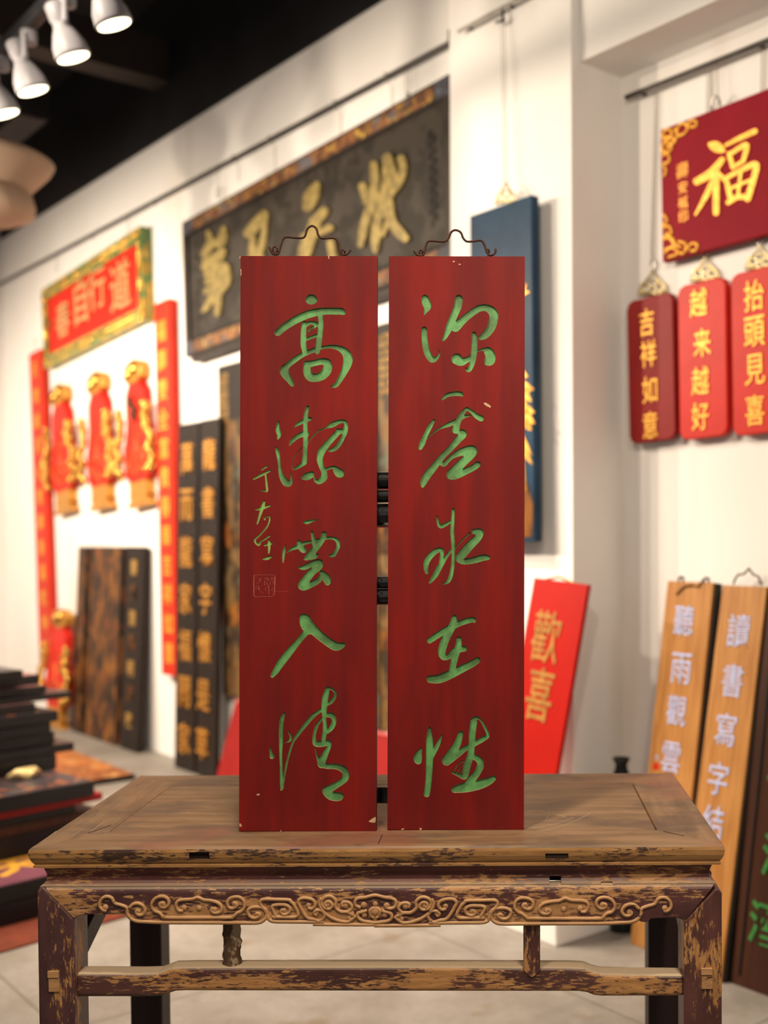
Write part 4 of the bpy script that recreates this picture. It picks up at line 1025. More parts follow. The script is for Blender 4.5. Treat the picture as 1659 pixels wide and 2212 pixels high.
for i in range(7):
    x, z = P1.loc((423 + i * 1.3, 530 + i * 26), 0.008); v, f = glyph_vf('光緒年月吉旦立'[i], x, z, 0.036, 0.008, 0.003, 0.01); mesh('small_character', v, f, M_PLFRAME, plq)
for pxx, py in ((472, 412), (881, 214)):
    hook_wire(plq, P1, rail_pt(pxx), wall_at((pxx, py + 12), RW), 0)
# loose cords left on the rail
for i, (pxx, ln, w) in enumerate(((583, 0.20, 'third'), (725, 0.22, 'second'), (835, 0.24, 'first'), (505, 0.12, 'last'))):
    q = rail_pt(pxx); t = thing('picture_hook', ('loose cord and ring on the picture rail, %s of the row counted from the pilaster' % w), 'hook', wall_frame(q), 'loose cords hanging from the picture rail')
    v, f = tube_vf([(0, 0.004, -0.014), (0, 0.027, -0.04), (0, 0.027, -ln)], 0.0018, 6); mesh('cord', v, f, M_CORD, t)
    rg = [(0.0, 0.0135 * math.cos(a), 0.0135 * math.sin(a)) for a in np.linspace(0, 2 * math.pi, 12, endpoint=False)]
    v, f = tube_vf(rg, 0.003, 6, closed=True); mesh('ring', v, f, M_STEEL, t)

# --- red plaque in the green and gold frame
P2 = wall_plane((92, 608), (309, 511), (314, 714), (100, 778), 0.06)
rp = ROOT('name_plaque', 'small red plaque with gold characters in a green and gold carved frame', 'plaque', P2)
M_PALEGOLD = gold('pale_gold_letters', (0.85, 0.52, 0.24), (0.70, 0.38, 0.14), 0.3, 0.4)
W, H = P2.W, P2.H
box('panel', (-W / 2 + 0.03, W / 2 - 0.03, 0.006, 0.05, 0.03, H - 0.03), M_BRIGHTRED, rp)
panel_frame(rp, W, H, (0.07, 0.085), 0.055, M_GREENGOLD, -0.015)
rnd = random.Random(3); cvv = []
for i in range(46):
    side = i % 4; t = rnd.random()
    x, z = {0: (-W / 2 + t * W, H - 0.042), 1: (-W / 2 + t * W, 0.042), 2: (-W / 2 + 0.035, t * H), 3: (W / 2 - 0.035, t * H)}[side]
    cvv.append(ball_vf((x, -0.016, z), rnd.uniform(0.014, 0.026), 0.5, 8, 5))
for k_ in range(4):
    ends = [((-W / 2 + 0.04, H - 0.042), (W / 2 - 0.04, H - 0.042)), ((-W / 2 + 0.04, 0.042), (W / 2 - 0.04, 0.042)), ((-W / 2 + 0.035, 0.04), (-W / 2 + 0.035, H - 0.04)), ((W / 2 - 0.035, 0.04), (W / 2 - 0.035, H - 0.04))][k_]
    v, f = join(cvv[k_::4] + [tube_vf([(ends[0][0], -0.015, ends[0][1]), (ends[1][0], -0.015, ends[1][1])], 0.009, 6)]); mesh('frame_carving', v, f, M_GOLD, rp, smooth=True)
for ch, px, py, h in (('春', 138, 690, 78), ('自', 177, 650, 100), ('行', 212, 622, 92), ('道', 262, 615, 108)):
    char(ch, P2, (px, py), h, M_PALEGOLD, rp, 0.010, 0.008)
x, z = P2.loc((112, 700)); v, f = glyph_vf('書', x, z, 0.05, 0.006, 0.006); mesh('character', v, f, M_GOLD, rp)
for pxx, py in ((122, 590), (277, 520)):
    hook_wire(rp, P2, rail_pt(pxx), wall_at((pxx, py), RW), 0, False)

# --- two long red couplet boards
def long_red(tl, tr, br, bl, text, label, pys, px0, px1, hang):
    P = wall_plane(tl, tr, br, bl, 0.06); t = ROOT('couplet_board', label, 'couplet board', P, 'long red couplet boards')
    box('panel', (-P.W / 2, P.W / 2, 0, 0.045, 0, P.H), M_REDLACQ2, t, 0.005)
    n = len(text)
    for i, ch in enumerate(text):
        a = i / (n - 1); char(ch, P, (px0 + (px1 - px0) * a, pys[0] + (pys[1] - pys[0]) * a), pys[2], M_GOLDP, t, 0.004, 0.010)
    hook_wire(t, P, wall_at((hang[0], hang[1]), 0.03), wall_at((hang[0] + 1, hang[2]), 0.03), 0, False)
    return t
long_red((329, 656), (369, 645), (377, 1460), (353, 1458), '福壽雙全富貴春華吉祥如意', 'long red board with gold characters hung beside the right-hand vase plaque', (715, 1410, 46), 349, 366, (352, 610, 660))
long_red((62, 764), (88, 755), (112, 1455), (86, 1440), '天增歲月人增壽春滿乾坤福', 'long narrow red board with faint gold characters beside the left-hand vase plaque', (800, 1400, 34), 76, 99, (76, 725, 765))

# --- vase-shaped red and gold plaques
def vase_plaque(P, label, dark=False):
    """P: plane whose width is the dragon-to-dragon width and height the full height"""
    t = ROOT('vase_plaque', label, 'plaque', P, 'red and gold vase-shaped plaques')
    W, H = P.W, P.H; T = 0.055
    def outl(pr): return [(W * a, H * b) for a, b in pr] + [(-W * a, H * b) for a, b in pr[::-1]]
    v, f = prism_vf(outl([(0.18, 0.16), (0.30, 0.22), (0.33, 0.32), (0.33, 0.40), (0.27, 0.50), (0.23, 0.58), (0.23, 0.72), (0.22, 0.78), (0.15, 0.83), (0.13, 0.86)]), 0.0, T)
    bevel(mesh('body', v, f, M_BRIGHTRED, t), 0.006)
    v, f = prism_vf(outl([(0.10, 0.84), (0.21, 0.87), (0.22, 0.93), (0.17, 0.975), (0.06, 1.0)]), -0.008, T)
    bevel(mesh('mouth', v, f, M_BROWNGOLD, t), 0.008)
    v, f = join([ball_vf((W * 0.06, -0.008, H * 0.93), W * 0.075, 0.6), ball_vf((-W * 0.07, -0.008, H * 0.91), W * 0.07, 0.6)]); mesh('mouth_carving', v, f, M_GOLD, t, smooth=True)
    v, f = prism_vf(outl([(0.27, 0.0), (0.25, 0.03), (0.19, 0.045), (0.19, 0.06), (0.24, 0.075), (0.20, 0.09), (0.20, 0.16), (0.24, 0.17)]), -0.006, T)
    bevel(mesh('foot', v, f, M_BROWNGOLD, t), 0.004)
    rr = random.Random(int(H * 1e5))
    for s in (-1, 1):
        pts = [(0.32, 0.23), (0.43, 0.26), (0.44, 0.32), (0.36, 0.35), (0.42, 0.40), (0.42, 0.46), (0.31, 0.50), (0.33, 0.56), (0.29, 0.60), (0.36, 0.64), (0.32, 0.67)]
        q = catmull([(s * W * a, -0.012 + 0.004 * (i % 2), H * b) for i, (a, b) in enumerate(pts)], 3)
        parts = [tube_vf([tuple(p) for p in q], 0.019, 8)]
        for p in q:
            for k_ in range(2): parts.append(ball_vf((p[0] + rr.uniform(-0.016, 0.016), p[1] - 0.014, p[2] + rr.uniform(-0.016, 0.016)), rr.uniform(0.012, 0.025), 0.8, 8, 5))
        v, f = join(parts); mesh('dragon_carving', v, f, M_GOLD, t, smooth=True)
    ring = [(W * 0.20 * math.cos(a), -0.004, H * 0.31 + H * 0.075 * math.sin(a)) for a in np.linspace(0, 2 * math.pi, 20, endpoint=False)]
    parts = [tube_vf(ring, 0.007, 6, closed=True), tube_vf([(0, -0.002, H * 0.2), (0, -0.002, H * 0.55)], 0.006, 6)]
    for i in range(14): parts.append(ball_vf((rr.uniform(-0.12, 0.12) * W, -0.002, H * rr.uniform(0.20, 0.55)), rr.uniform(0.008, 0.015), 0.6, 7, 5))
    v, f = join(parts); mesh('raised_ornament', v, f, plain('red_gold_relief', (0.75, 0.16, 0.05), 0.35, metal=0.4), t, smooth=True)
    if dark:
        bb = []
        for i, (a, b) in enumerate(((-0.06, 0.74), (-0.09, 0.71), (0.0, 0.68), (0.05, 0.65), (-0.02, 0.63), (0.02, 0.60))):
            bb.append(ball_vf((a * W, -0.012, b * H), 0.024, 0.6, 8, 5))
        v, f = join(bb); mesh('dark_tassel', v, f, plain('dark_tassel', (0.09, 0.05, 0.025), 0.5, metal=0.3), t, smooth=True)
    return t
def vplane(cx_top, ytop, cx_bot, ybot, wl_, wr_, w=0.06):
    # left/right edges follow the lean of the piece in the picture
    dx = cx_bot - cx_top
    return wall_plane((cx_top - wl_, ytop + wl_ * 0.4), (cx_top + wr_, ytop - wr_ * 0.4), (cx_bot + wr_, ybot - wr_ * 0.07), (cx_bot - wl_, ybot + wl_ * 0.07), w)
for args, lb, dk_, hy in (((126, 830, 140, 1108, 37, 33), 'red vase plaque with gold dragons, nearest to the narrow left-hand board', False, 800), ((206, 803, 218, 1100, 39, 37), 'red vase plaque with gold dragons, middle one of the hanging three', False, 772),
                          ((287, 777, 302, 1094, 43, 42), 'red vase plaque with gold dragons and a dark tassel, beside the long board', True, 748)):
    P = vplane(*args); t = vase_plaque(P, lb, dk_)
    hook_wire(t, P, wall_at((args[0], hy), 0.03), wall_at((args[0], args[1] + 6), 0.03), 0, False)

# --- painted landscape panels
rndp = random.Random(5)
for i, (xa, xb, lb) in enumerate(((471, 640, 'dark painted panel with a small gold inscription, right behind the black couplet boards'), (648, 808, 'dark painted panel, middle one of the set behind the red boards'), (814, 966, 'dark painted panel seen through the gap between the two red boards'))):
    tp_ = lambda x: 792 - (x - 471) * 0.262; bt = lambda x: 1499 + (x - 483) * 0.228
    P = wall_plane((xa, tp_(xa)), (xb, tp_(xb)), (xb + 10, bt(xb + 10)), (xa + 10, bt(xa + 10)), 0.04)
    t = ROOT('landscape_painting', lb, 'painting', P, 'dark painted lacquer panels')
    box('panel', (-P.W / 2, P.W / 2, 0, 0.03, 0, P.H), M_PAINTED, t, 0.003)
    box('top_border', (-P.W / 2 + 0.002, P.W / 2 - 0.002, -0.002, 0.0, P.H - 0.30, P.H - 0.004), M_BLKBOARD, t)
    prt = []
    for c in range(3):
        for r in range(8):
            prt.append(glyph_vf('山高水長雲起處松風明月清泉石上流靜觀'[(c * 8 + r) % 18], -P.W / 2 + 0.035 + c * 0.034, P.H - 0.06 - r * 0.034, 0.027, -0.002, 0.002, 0.02))
    v, f = join(prt); mesh('gold_inscription', v, f, M_DIMGOLD, t)
    prt = []
    for k_ in range(5):
        zc_ = P.H * (0.62 - 0.12 * k_) + rndp.uniform(-0.02, 0.02)
        pts = [(-P.W / 2 + 0.01 + P.W * 0.98 * a, zc_ + 0.05 * math.sin(6 * a + k_ * 2) + 0.03 * math.sin(15 * a + k_)) for a in np.linspace(0, 1, 12)]
        prt.append(prism_vf(pts + [(P.W / 2 - 0.01, zc_ - 0.10), (-P.W / 2 + 0.01, zc_ - 0.10)], -0.0015 - 0.0008 * k_, 0.0))
    for k_, q in enumerate(prt):
        mesh('painted_hill', q[0], q[1], M_COROMANDEL if k_ % 2 else M_PAINTED, t)

# --- black couplet boards with gold characters, leaning
def lean_by_px(tl, tr, br, bl, zf=0.0, wt=0.04, base=None):
    return lean_plane(tl, tr, br, bl, zf, wt, base)
def foot_px(p_top, p_low, wfoot, base=None):
    """where the edge through two picture points meets the floor"""
    return None
def lean_fixed(tl, tr, foot, wtop=0.03, base=None):
    """board whose foot line stands `foot` out from the wall; its edges rise square to the foot line"""
    b0 = WP if base is None else base
    A, B = wall_at(tl, wtop, base), wall_at(tr, wtop, base)
    zt_ = (A.z + B.z) / 2
    # same height for both upper corners, foot on the floor straight below along the wall
    FA = Vector((A.x, A.y, 0)) - NIN * (foot - wtop); FB = Vector((B.x, B.y, 0)) - NIN * (foot - wtop)
    A = Vector((A.x, A.y, zt_)); B = Vector((B.x, B.y, zt_))
    return Plane([A, B, FB, FA])
def show(nm, P):
    q = []
    for x, z in ((-P.W / 2, P.H), (P.W / 2, P.H), (P.W / 2, 0), (-P.W / 2, 0)):
        w = P.M @ Vector((x, 0, z)); c = RC.transposed() @ (w - CAM); q.append((round(CXP + F * c.x / -c.z), round(CYP - F * c.y / -c.z)))
    return q
for nm, tl, tr, txt, pxs, lb in (('c1', (385, 919), (428, 910), '萬而龍家福關家', (406, 399), 'black board with seven gold characters, leaning beside the long red board'),
                                 ('c2', (432, 910), (473, 901), '龍書寫字懷是草', (454, 438), 'black board with seven gold characters, overlapping the dark painted panel')):
    P = lean_fixed(tl, tr, 0.125 if nm == 'c2' else 0.12, 0.078 if nm == 'c2' else 0.07); show(nm, P)
    t = ROOT('couplet_board', lb, 'couplet board', P, 'black couplet boards with gold characters')
    box('panel', (-P.W / 2, P.W / 2, 0, 0.028, 0, P.H), [M_BLKBOARD], t, 0.003)
    y0, y1 = (990, 1595) if nm == 'c1' else (981, 1606)
    for i, ch in enumerate(txt):
        a = i / 6; char(ch, P, (pxs[0] + (pxs[1] - pxs[0]) * a, y0 + (y1 - y0) * a), 68, M_BROWNGOLD, t, 0.008, 0.010, ws=0.85)
# --- three dark brown-gold boards, leaning
for nm, tl, tr, mt, lb in (('d1', (171, 1181), (189, 1181), M_COROMANDEL, 'narrow brown and gold lacquer board, leftmost of the leaning three'), ('d2', (196, 1181), (266, 1181), M_COROMANDEL, 'wide brown and gold lacquer board in the middle of the leaning three'),
                           ('d3', (274, 1181), (313, 1181), M_BLKBOARD, 'narrow dark board with a column of brownish characters, leaning beside the wide one')):
    P = lean_fixed(tl, tr, 0.115, 0.05); show(nm, P)
    t = ROOT('lacquer_board', lb, 'lacquer board', P, 'dark lacquer boards leaning in the corner')
    box('panel', (-P.W / 2, P.W / 2, 0, 0.03, 0, P.H), [mt], t, 0.003)
    if nm != 'd3':
        e = 0.012 if nm == 'd1' else 0.02
        v, f = join([box_vf(P.W / 2 - e, P.W / 2 - 0.001, -0.004, 0.0, 0.002, P.H - 0.002), box_vf(-P.W / 2 + 0.001, -P.W / 2 + e * 0.6, -0.004, 0.0, 0.002, P.H - 0.002)])
        for k_ in range(2): mesh('dark_border', v[k_ * 8:(k_ + 1) * 8], f[:6], M_BLKEDGE, t)
    else:
        for i, ch in enumerate('書寫清風明月夜'):
            x, z = -0.01, P.H * (0.90 - i * 0.125); v, f = glyph_vf(ch, x, z, 0.10, 0.0, 0.004, 0.02); mesh('character', v, f, M_COROMANDEL if i % 2 else M_DIMGOLD, t)
# --- red vase plaque standing on the floor
Pv = lean_fixed((95, 1330), (165, 1300), 0.16, 0.10); show('v4', Pv)
Pv = Plane([Pv.M @ Vector((-Pv.W / 2, 0, Pv.H)), Pv.M @ Vector((Pv.W / 2, 0, Pv.H)), Pv.M @ Vector((Pv.W / 2, 0, 0.0)), Pv.M @ Vector((-Pv.W / 2, 0, 0.0))])
vase_plaque(Pv, 'red vase plaque with gold dragons standing on the floor behind the slab pile')
# --- wide red plaque leaning low, behind the table
P = lean_fixed((508, 1513), (872, 1600), 0.18, 0.05); show('red low', P)
t = ROOT('red_plaque', 'wide plain red plaque leaning low against the wall behind the table', 'plaque', P)
box('panel', (-P.W / 2, P.W / 2, 0, 0.03, 0, P.H), [M_DEEPRED], t, 0.004)
v, f = prism_vf([(-P.W / 2 + 0.0, P.H), (P.W / 2, P.H), (P.W / 2, P.H + 0.012), (-P.W / 2, P.H + 0.012)], -0.004, 0.034); mesh('top_edge', v, f, plain('dusty_red_edge', (0.45, 0.10, 0.09), 0.6), t)

# ================================================================== ON THE PILASTER
BC_ = CC
P = wall_plane((1015, 461), (1147.5, 427), (1155, 1169), (1022, 1172), 0.075, BC_); show('night', P)
t = ROOT('painted_board', 'blue-black board with gold bamboo hanging on the white pilaster', 'board', P)
box('panel', (-P.W / 2, P.W / 2, 0, 0.035, 0, P.H), [M_NIGHT], t, 0.003)
def leaf(pl, a, b, w):
    A = np.array(pl.loc(a)); B = np.array(pl.loc(b)); d = B - A; n_ = np.array((-d[1], d[0])) * w
    q = [A, A + d * 0.3 + n_, A + d * 0.65 + n_ * 0.8, B, A + d * 0.65 - n_ * 0.8, A + d * 0.3 - n_]
    return prism_vf([tuple(x) for x in q], -0.004, 0.001)
leaves = [((1112, 640), (1146, 630), .12), ((1120, 648), (1140, 612), .12), ((1118, 800), (1142, 815), .2), ((1110, 826), (1154, 842), .16), ((1120, 850), (1153, 838), .18), ((1124, 842), (1150, 868), .18), ((1118, 860), (1148, 900), .2), ((1128, 880), (1156, 892), .22), ((1126, 890), (1156, 915), .22), ((1120, 900), (1150, 926), .2),
          ((1134, 905), (1149, 930), .3), ((1120, 930), (1150, 985), .10), ((1122, 960), (1152, 1004), .10), ((1080, 700), (1110, 730), .15), ((1060, 760), (1100, 742), .15), ((1050, 900), (1090, 950), .15), ((1040, 640), (1080, 655), .15), ((1060, 1000), (1100, 1030), .14)]
for a, b, w in leaves:
    v, f = leaf(P, a, b, w); mesh('gold_leaf', v, f, M_GOLDP, t)
stem = [(lambda q: (q[0], -0.001, q[1]))(P.loc(p)) for p in ((1136, 1060), (1130, 960), (1128, 880), (1122, 800), (1112, 700), (1108, 640))]
v, f = tube_vf(stem, 0.004, 6); mesh('gold_stem', v, f, M_GOLDP, t)
rk = [P.loc(p) for p in ((1100, 1160), (1150, 1160), (1152, 1090), (1140, 1040), (1120, 1060), (1104, 1110))]
v, f = prism_vf(rk, -0.002, 0.001); mesh('dim_rock', v, f, M_COROMANDEL, t)
def filigree(root, pl, c_px, wpx, hpx, y=-0.004, mat=None, seed=1):
    """pierced cast-metal hanger, like a little roof of scrolls"""
    rr = random.Random(seed); parts = []
    def at(dx, dy): x, z = pl.loc((c_px[0] + dx * wpx, c_px[1] + dy * hpx), y); return (x, y, z)
    parts.append(tube_vf([at(-.5, .5), at(-.42, .1), at(-.2, -.15), at(0, -.5), at(.2, -.15), at(.42, .1), at(.5, .5)], 0.004, 6))
    parts.append(tube_vf([at(-.5, .5), at(0, .42), at(.5, .5)], 0.004, 6))
    for (dx, dy, r) in ((-.25, .2, .16), (.25, .2, .16), (0, 0, .15), (0, .28, .13), (-.36, .36, .10), (.36, .36, .10)):
        parts.append(tube_vf([at(dx + r * math.cos(a), dy + r * math.sin(a)) for a in np.linspace(0, 2 * math.pi, 12, endpoint=False)], 0.0032, 6, closed=True))
    v, f = join(parts); mesh('filigree_hanger', v, f, mat or M_BRASS, root, smooth=True)
filigree(t, P, (1093, 418), 44, 46, 0.018)
pr0, pr1 = wall_at((990, 66), 0.03, BC_), wall_at((1135, -8), 0.03, BC_)
pr1.z = pr0.z = (pr0.z + pr1.z) / 2
r2 = thing('picture_rail', 'short pale rail high on the white pilaster, holding the blue-black board', 'rail', wall_frame(pr0.copy()))
ri = r2.matrix_world.inverted()
v, f = tube_vf([ri @ pr0, ri @ pr1 + Vector((0.08, 0, 0))], 0.007, 10); mesh('rod', v, f, plain('pale_painted_rail', (0.42, 0.38, 0.34), 0.5), r2)
for uu in (0.05, 0.28):
    v, f = tube_vf([Vector((uu, 0, 0)), Vector((uu, 0.03, 0))], 0.005, 8); mesh('bracket', v, f, M_RAIL, r2)
qa = wall_at((1086, 18), 0.03, BC_); qa.z = pr0.z - 0.009; qb = wall_at((1092, 398), 0.05, BC_)
a_, b_2 = P.Mi @ qa, P.Mi @ qb
prt = [tube_vf([a_ + Vector((s * 0.008, 0, -0.03)), b_2 + Vector((s * 0.008, 0, 0))], 0.0013, 6) for s in (-1, 1)]
v, f = join(prt); mesh('hanging_cord', v, f, M_CORD, t)
k_ = a_ + Vector((0, 0, -0.035))
v, f = join([tube_vf([a_ + Vector((0, 0, 0.0)), k_ + Vector((0, 0, -0.01))], 0.005, 8), tube_vf([k_ + Vector((-0.03, -0.006, 0)), k_ + Vector((0.01, 0, 0))], 0.005, 8)]); mesh('hook', v, f, M_RAIL, t)
# --- red 歡喜 board leaning on the pilaster
zpl = 0.30
tlp, trp = wall_at((1152, 1251), 0.03, BC_), wall_at((1269, 1273), 0.03, BC_)
ft = 0.185
fA, fB = Vector((tlp.x, tlp.y, zpl)) - NIN * (ft - 0.03), Vector((trp.x, trp.y, zpl)) - NIN * (ft - 0.03)
P = Plane([tlp, trp, fB, fA])
P.M = P.M @ Matrix.Rotation(math.radians(3.5), 4, 'Y'); P.M.translation = P.M.translation + UP * 0.009 - (P.M.to_3x3() @ Vector((1, 0, 0))) * 0.050; P.Mi = P.M.inverted(); show('huanxi', P)
t = ROOT('couplet_board', 'bright red board with two big tan characters leaning on the white pilaster', 'board', P)
box('panel', (-P.W / 2, P.W / 2, 0, 0.016, 0.0005, P.H), [M_SCARLET], t, 0.002)
M_TAN = plain('tan_gold_paint', (0.42, 0.20, 0.045), 0.5, vary=0.3, sc=30)
char('歡', P, (1181, 1376), 116, M_TAN, t, 0.003, 0.004, ws=0.75); char('喜', P, (1167, 1500), 118, M_TAN, t, 0.003, 0.010, ws=0.72)
hx = [P.loc(p) for p in ((1175, 1252), (1205, 1250), (1235, 1262))]
v, f = tube_vf([(hx[0][0], 0.008, P.H - 0.002), (hx[1][0], 0.008, P.H + 0.014), (hx[2][0], 0.008, P.H - 0.002)], 0.004, 6); mesh('hanger', v, f, M_GOLD, t)

# ================================================================== ON THE RIGHT WALL
ra, rb = wall_at((1352, 212), 0.035), wall_at((1659, 86), 0.035)
ra.z = rb.z = (ra.z + rb.z) / 2
r3 = thing('picture_rail', 'dark picture rail above the wine-red plaque on the right-hand wall', 'rail', wall_frame(ra.copy()))
ri = r3.matrix_world.inverted(); ln = (rb - ra).length
v, f = tube_vf([(0, 0, 0), (ln + 1.2, 0, 0)], 0.009, 10); mesh('rod', v, f, M_RAIL, r3)
for uu in (0.06, 0.55, 1.1): v, f = tube_vf([(uu, 0, 0), (uu, 0.034, 0)], 0.006, 8); mesh('bracket', v, f, M_RAIL, r3)
def rrail(px):
    w = wall_at((px, 212 - (px - 1352) * 0.410), 0.035); w.z = ra.z; return w
P = wall_plane((1426, 281), (1659, 190), (1663, 505), (1431, 567), 0.05); show('fu', P)
FWD_ = 0.86
ex = P.M.to_3x3() @ Vector((1, 0, 0))
P.M.translation = P.M.translation + ex * (FWD_ - P.W) / 2; P.Mi = P.M.inverted(); P.o = P.M.translation.copy(); P.W = FWD_
t = ROOT('name_plaque', 'wine-red plaque with a big gold character and gold corner scrolls', 'plaque', P)
box('panel', (-P.W / 2, P.W / 2, 0, 0.03, 0, P.H), [M_FURED], t, 0.004)
FU = [[(1368, 742, 22), (1400, 755, 54), (1432, 772, 26)], [(1300, 932, 36), (1370, 890, 40), (1430, 820, 28)], [(1402, 880, 24), (1360, 980, 28), (1293, 1102, 10)], [(1400, 872, 30), (1398, 980, 32), (1398, 1092, 30)], [(1408, 890, 20), (1442, 922, 26)],
      [(1448, 746, 16), (1520, 710, 24), (1597, 675, 28)], [(1465, 790, 24), (1485, 860, 24)], [(1470, 792, 20), (1550, 745, 28), (1545, 800, 24), (1530, 835, 18)], [(1490, 856, 20), (1540, 826, 18)],
      [(1450, 920, 24), (1475, 1030, 28)], [(1455, 912, 22), (1530, 872, 26), (1602, 846, 32), (1590, 920, 30), (1560, 1020, 32)], [(1525, 880, 16), (1510, 1010, 16)], [(1465, 970, 16), (1575, 925, 16)], [(1460, 1040, 24), (1510, 1012, 26), (1565, 1012, 28)]]
raised_glyph('character', zoomed(FU, 960, 0, 2.373), lambda p: P.loc(p), 0.0, 0.006, M_GOLDP, t, 1.5)
for ch, px, py, h in (('壽', 1475, 368, 34), ('安', 1476, 405, 26), ('福', 1476, 438, 26), ('印', 1477, 468, 26)): char(ch, P, (px, py), h, M_BROWNGOLD, t, 0.003, 0.0, name='inscription')
def scrolls(seq): 
    parts = []
    for l in seq:
        q = catmull([(960 + a / 2.373, b / 2.373, 0) for a, b in l], 4)
        parts.append(tube_vf([(lambda u_: (u_[0], -0.002, u_[1]))(P.loc((c[0], c[1]))) for c in q], 0.0052, 6))
    return join(parts)
topc = [[(1118, 690), (1150, 660), (1170, 690), (1135, 720), (1120, 690)], [(1190, 690), (1210, 640), (1250, 640), (1240, 680), (1200, 700)], [(1240, 650), (1270, 620), (1295, 625), (1290, 650), (1262, 650)], [(1120, 740), (1160, 730), (1165, 770), (1125, 780), (1120, 745)], [(1118, 800), (1150, 790), (1155, 830), (1122, 840)], [(1125, 850), (1140, 870), (1128, 910)], [(1180, 660), (1200, 690), (1170, 740)], [(1130, 700), (1190, 720), (1140, 760)]]
botc = [[(1125, 1100), (1145, 1130), (1120, 1160)], [(1120, 1170), (1155, 1160), (1165, 1200), (1125, 1215)], [(1120, 1230), (1170, 1220), (1180, 1260), (1130, 1280)], [(1130, 1300), (1170, 1270), (1200, 1300), (1150, 1320)], [(1200, 1240), (1240, 1250), (1230, 1300), (1195, 1290)], [(1240, 1290), (1270, 1250), (1300, 1255), (1290, 1285), (1265, 1285)], [(1140, 1190), (1180, 1250), (1220, 1270)]]
for sq in (topc, botc): v, f = scrolls(sq); mesh('corner_scroll', v, f, M_GOLDP, t, smooth=True)
mx_ = -1
for sq in (topc, botc):
    v, f = scrolls(sq); v = [(-a[0], a[1], a[2]) for a in v]; mesh('corner_scroll', v, f, M_GOLDP, t, smooth=True)
hook_wire(t, P, rrail(1543), wall_at((1546, 240), 0.045), 0)
hook_wire(t, P, rrail(1543) + U * 0.46, wall_at((1546, 240), 0.045) + U * 0.46, 0)
PF = P
# --- three small red boards
def small_board(tl, tr, br, bl, text, ys, xs, hpx, label, w, mat, hang, ring=None, cordtop=None):
    P = wall_plane(tl, tr, br, bl, w); show(text, P)
    t = ROOT('lucky_board', label, 'board', P, 'small red boards of four gold characters')
    W, H = P.W, P.H; c = 0.028
    poly = [(-W / 2 + c, 0), (W / 2 - c, 0), (W / 2 - c * .3, c * .3), (W / 2, c), (W / 2, H - c), (W / 2 - c * .3, H - c * .3), (W / 2 - c, H), (-W / 2 + c, H), (-W / 2 + c * .3, H - c * .3), (-W / 2, H - c), (-W / 2, c), (-W / 2 + c * .3, c * .3)]
    v, f = prism_vf(poly, 0, 0.028); bevel(mesh('panel', v, f, mat, t), 0.005)
    for ch, y, x in zip(text, ys, xs): char(ch, P, (x, y), hpx, M_GOLDP, t, 0.004, 0.006, ws=0.76)
    filigree(t, P, hang, 62, 52, 0.034, seed=len(text))
    x, z = P.loc((hang[0], hang[1] - 40), 0.034)
    rg = [(x + 0.009 * math.cos(a), 0.034, z + 0.018 * math.sin(a)) for a in np.linspace(0, 2 * math.pi, 14, endpoint=False)]
    v, f = tube_vf(rg, 0.004, 8, closed=True); mesh('hook', v, f, M_STEEL, t, smooth=True)
    qq = rrail(cordtop) + NIN * 0.022 - UP * 0.012; top = P.Mi @ qq
    v, f = join([tube_vf([(x + s * 0.004, 0.034, z + 0.015), (x + s * 0.004, top.y, z + 0.05), (top.x + s * 0.006, top.y, top.z), (top.x + s * 0.006, top.y - 0.014, top.z + 0.002)], 0.0014, 6) for s in (-1, 1)]); mesh('hanging_cord', v, f, M_CORD, t)
small_board((1352, 650), (1453, 631), (1459, 949), (1360, 958), '吉祥如意', (697, 764, 842, 918), (1398, 1402, 1405, 1406), 58, 'small deep red board of four gold characters nearest the pilaster', 0.045, M_DEEPRED, (1410, 612), cordtop=1410)
small_board((1463, 617), (1567, 598), (1572, 942), (1468, 949), '越来越好', (654, 740, 823, 899), (1510, 1518, 1514, 1514), 60, 'small bright red board of four gold characters, middle of the three', 0.045, M_BRIGHTRED, (1524, 582), cordtop=1522)
small_board((1577, 592), (1690, 569), (1695, 932), (1583, 941), '抬頭見喜', (638, 716, 798, 886), (1630, 1631, 1632, 1632), 66, 'small bright red board cut off by the right edge of the picture', 0.045, M_BRIGHTRED, (1642, 556), cordtop=1640)
# --- wooden couplet boards leaning on the right wall
def wood_board(tl, tr, foot, wt, mat, text, pos, hpx, label, cmat, thick=0.028, seal=None, width=None, bold=0.002, name='couplet_board'):
    P = lean_fixed(tl, tr, foot, wt); show(label[:20], P)
    t = ROOT(name, label, 'couplet board', P, 'wooden couplet boards leaning on the right-hand wall')
    box('panel', (-P.W / 2, P.W / 2, 0, thick, 0, P.H), [mat], t, 0.002)
    box('black_backing', (-P.W / 2 + 0.001, P.W / 2 + 0.012, thick * 0.35, thick + 0.004, 0.0, P.H - 0.001), M_BLKEDGE, t, 0.002)
    for ch, (x, y) in zip(text, pos):
        char(ch, P, (x, y), hpx, cmat, t, 0.0025, bold, ws=0.80)
    return P, t
P, t = wood_board((1442, 1255), (1541, 1258), 0.245, 0.06, M_HONEY, '聽雨觀雲讀', [(1478, 1340), (1472, 1444), (1462, 1535), (1450, 1636), (1440, 1740)], 66, 'honey brown board of pale blue characters with a small red seal', M_PALEBLUE)
q = P.loc((1417, 1656)); box('red_seal', (q[0] - 0.011, q[0] + 0.011, -0.0012, 0, q[1] - 0.010, q[1] + 0.012), M_BRIGHTRED, t)
v, f = glyph_vf('文', q[0], q[1] + 0.030, 0.018, 0, 0.0015, 0.01); mesh('inscription', v, f, M_PALEBLUE, t)
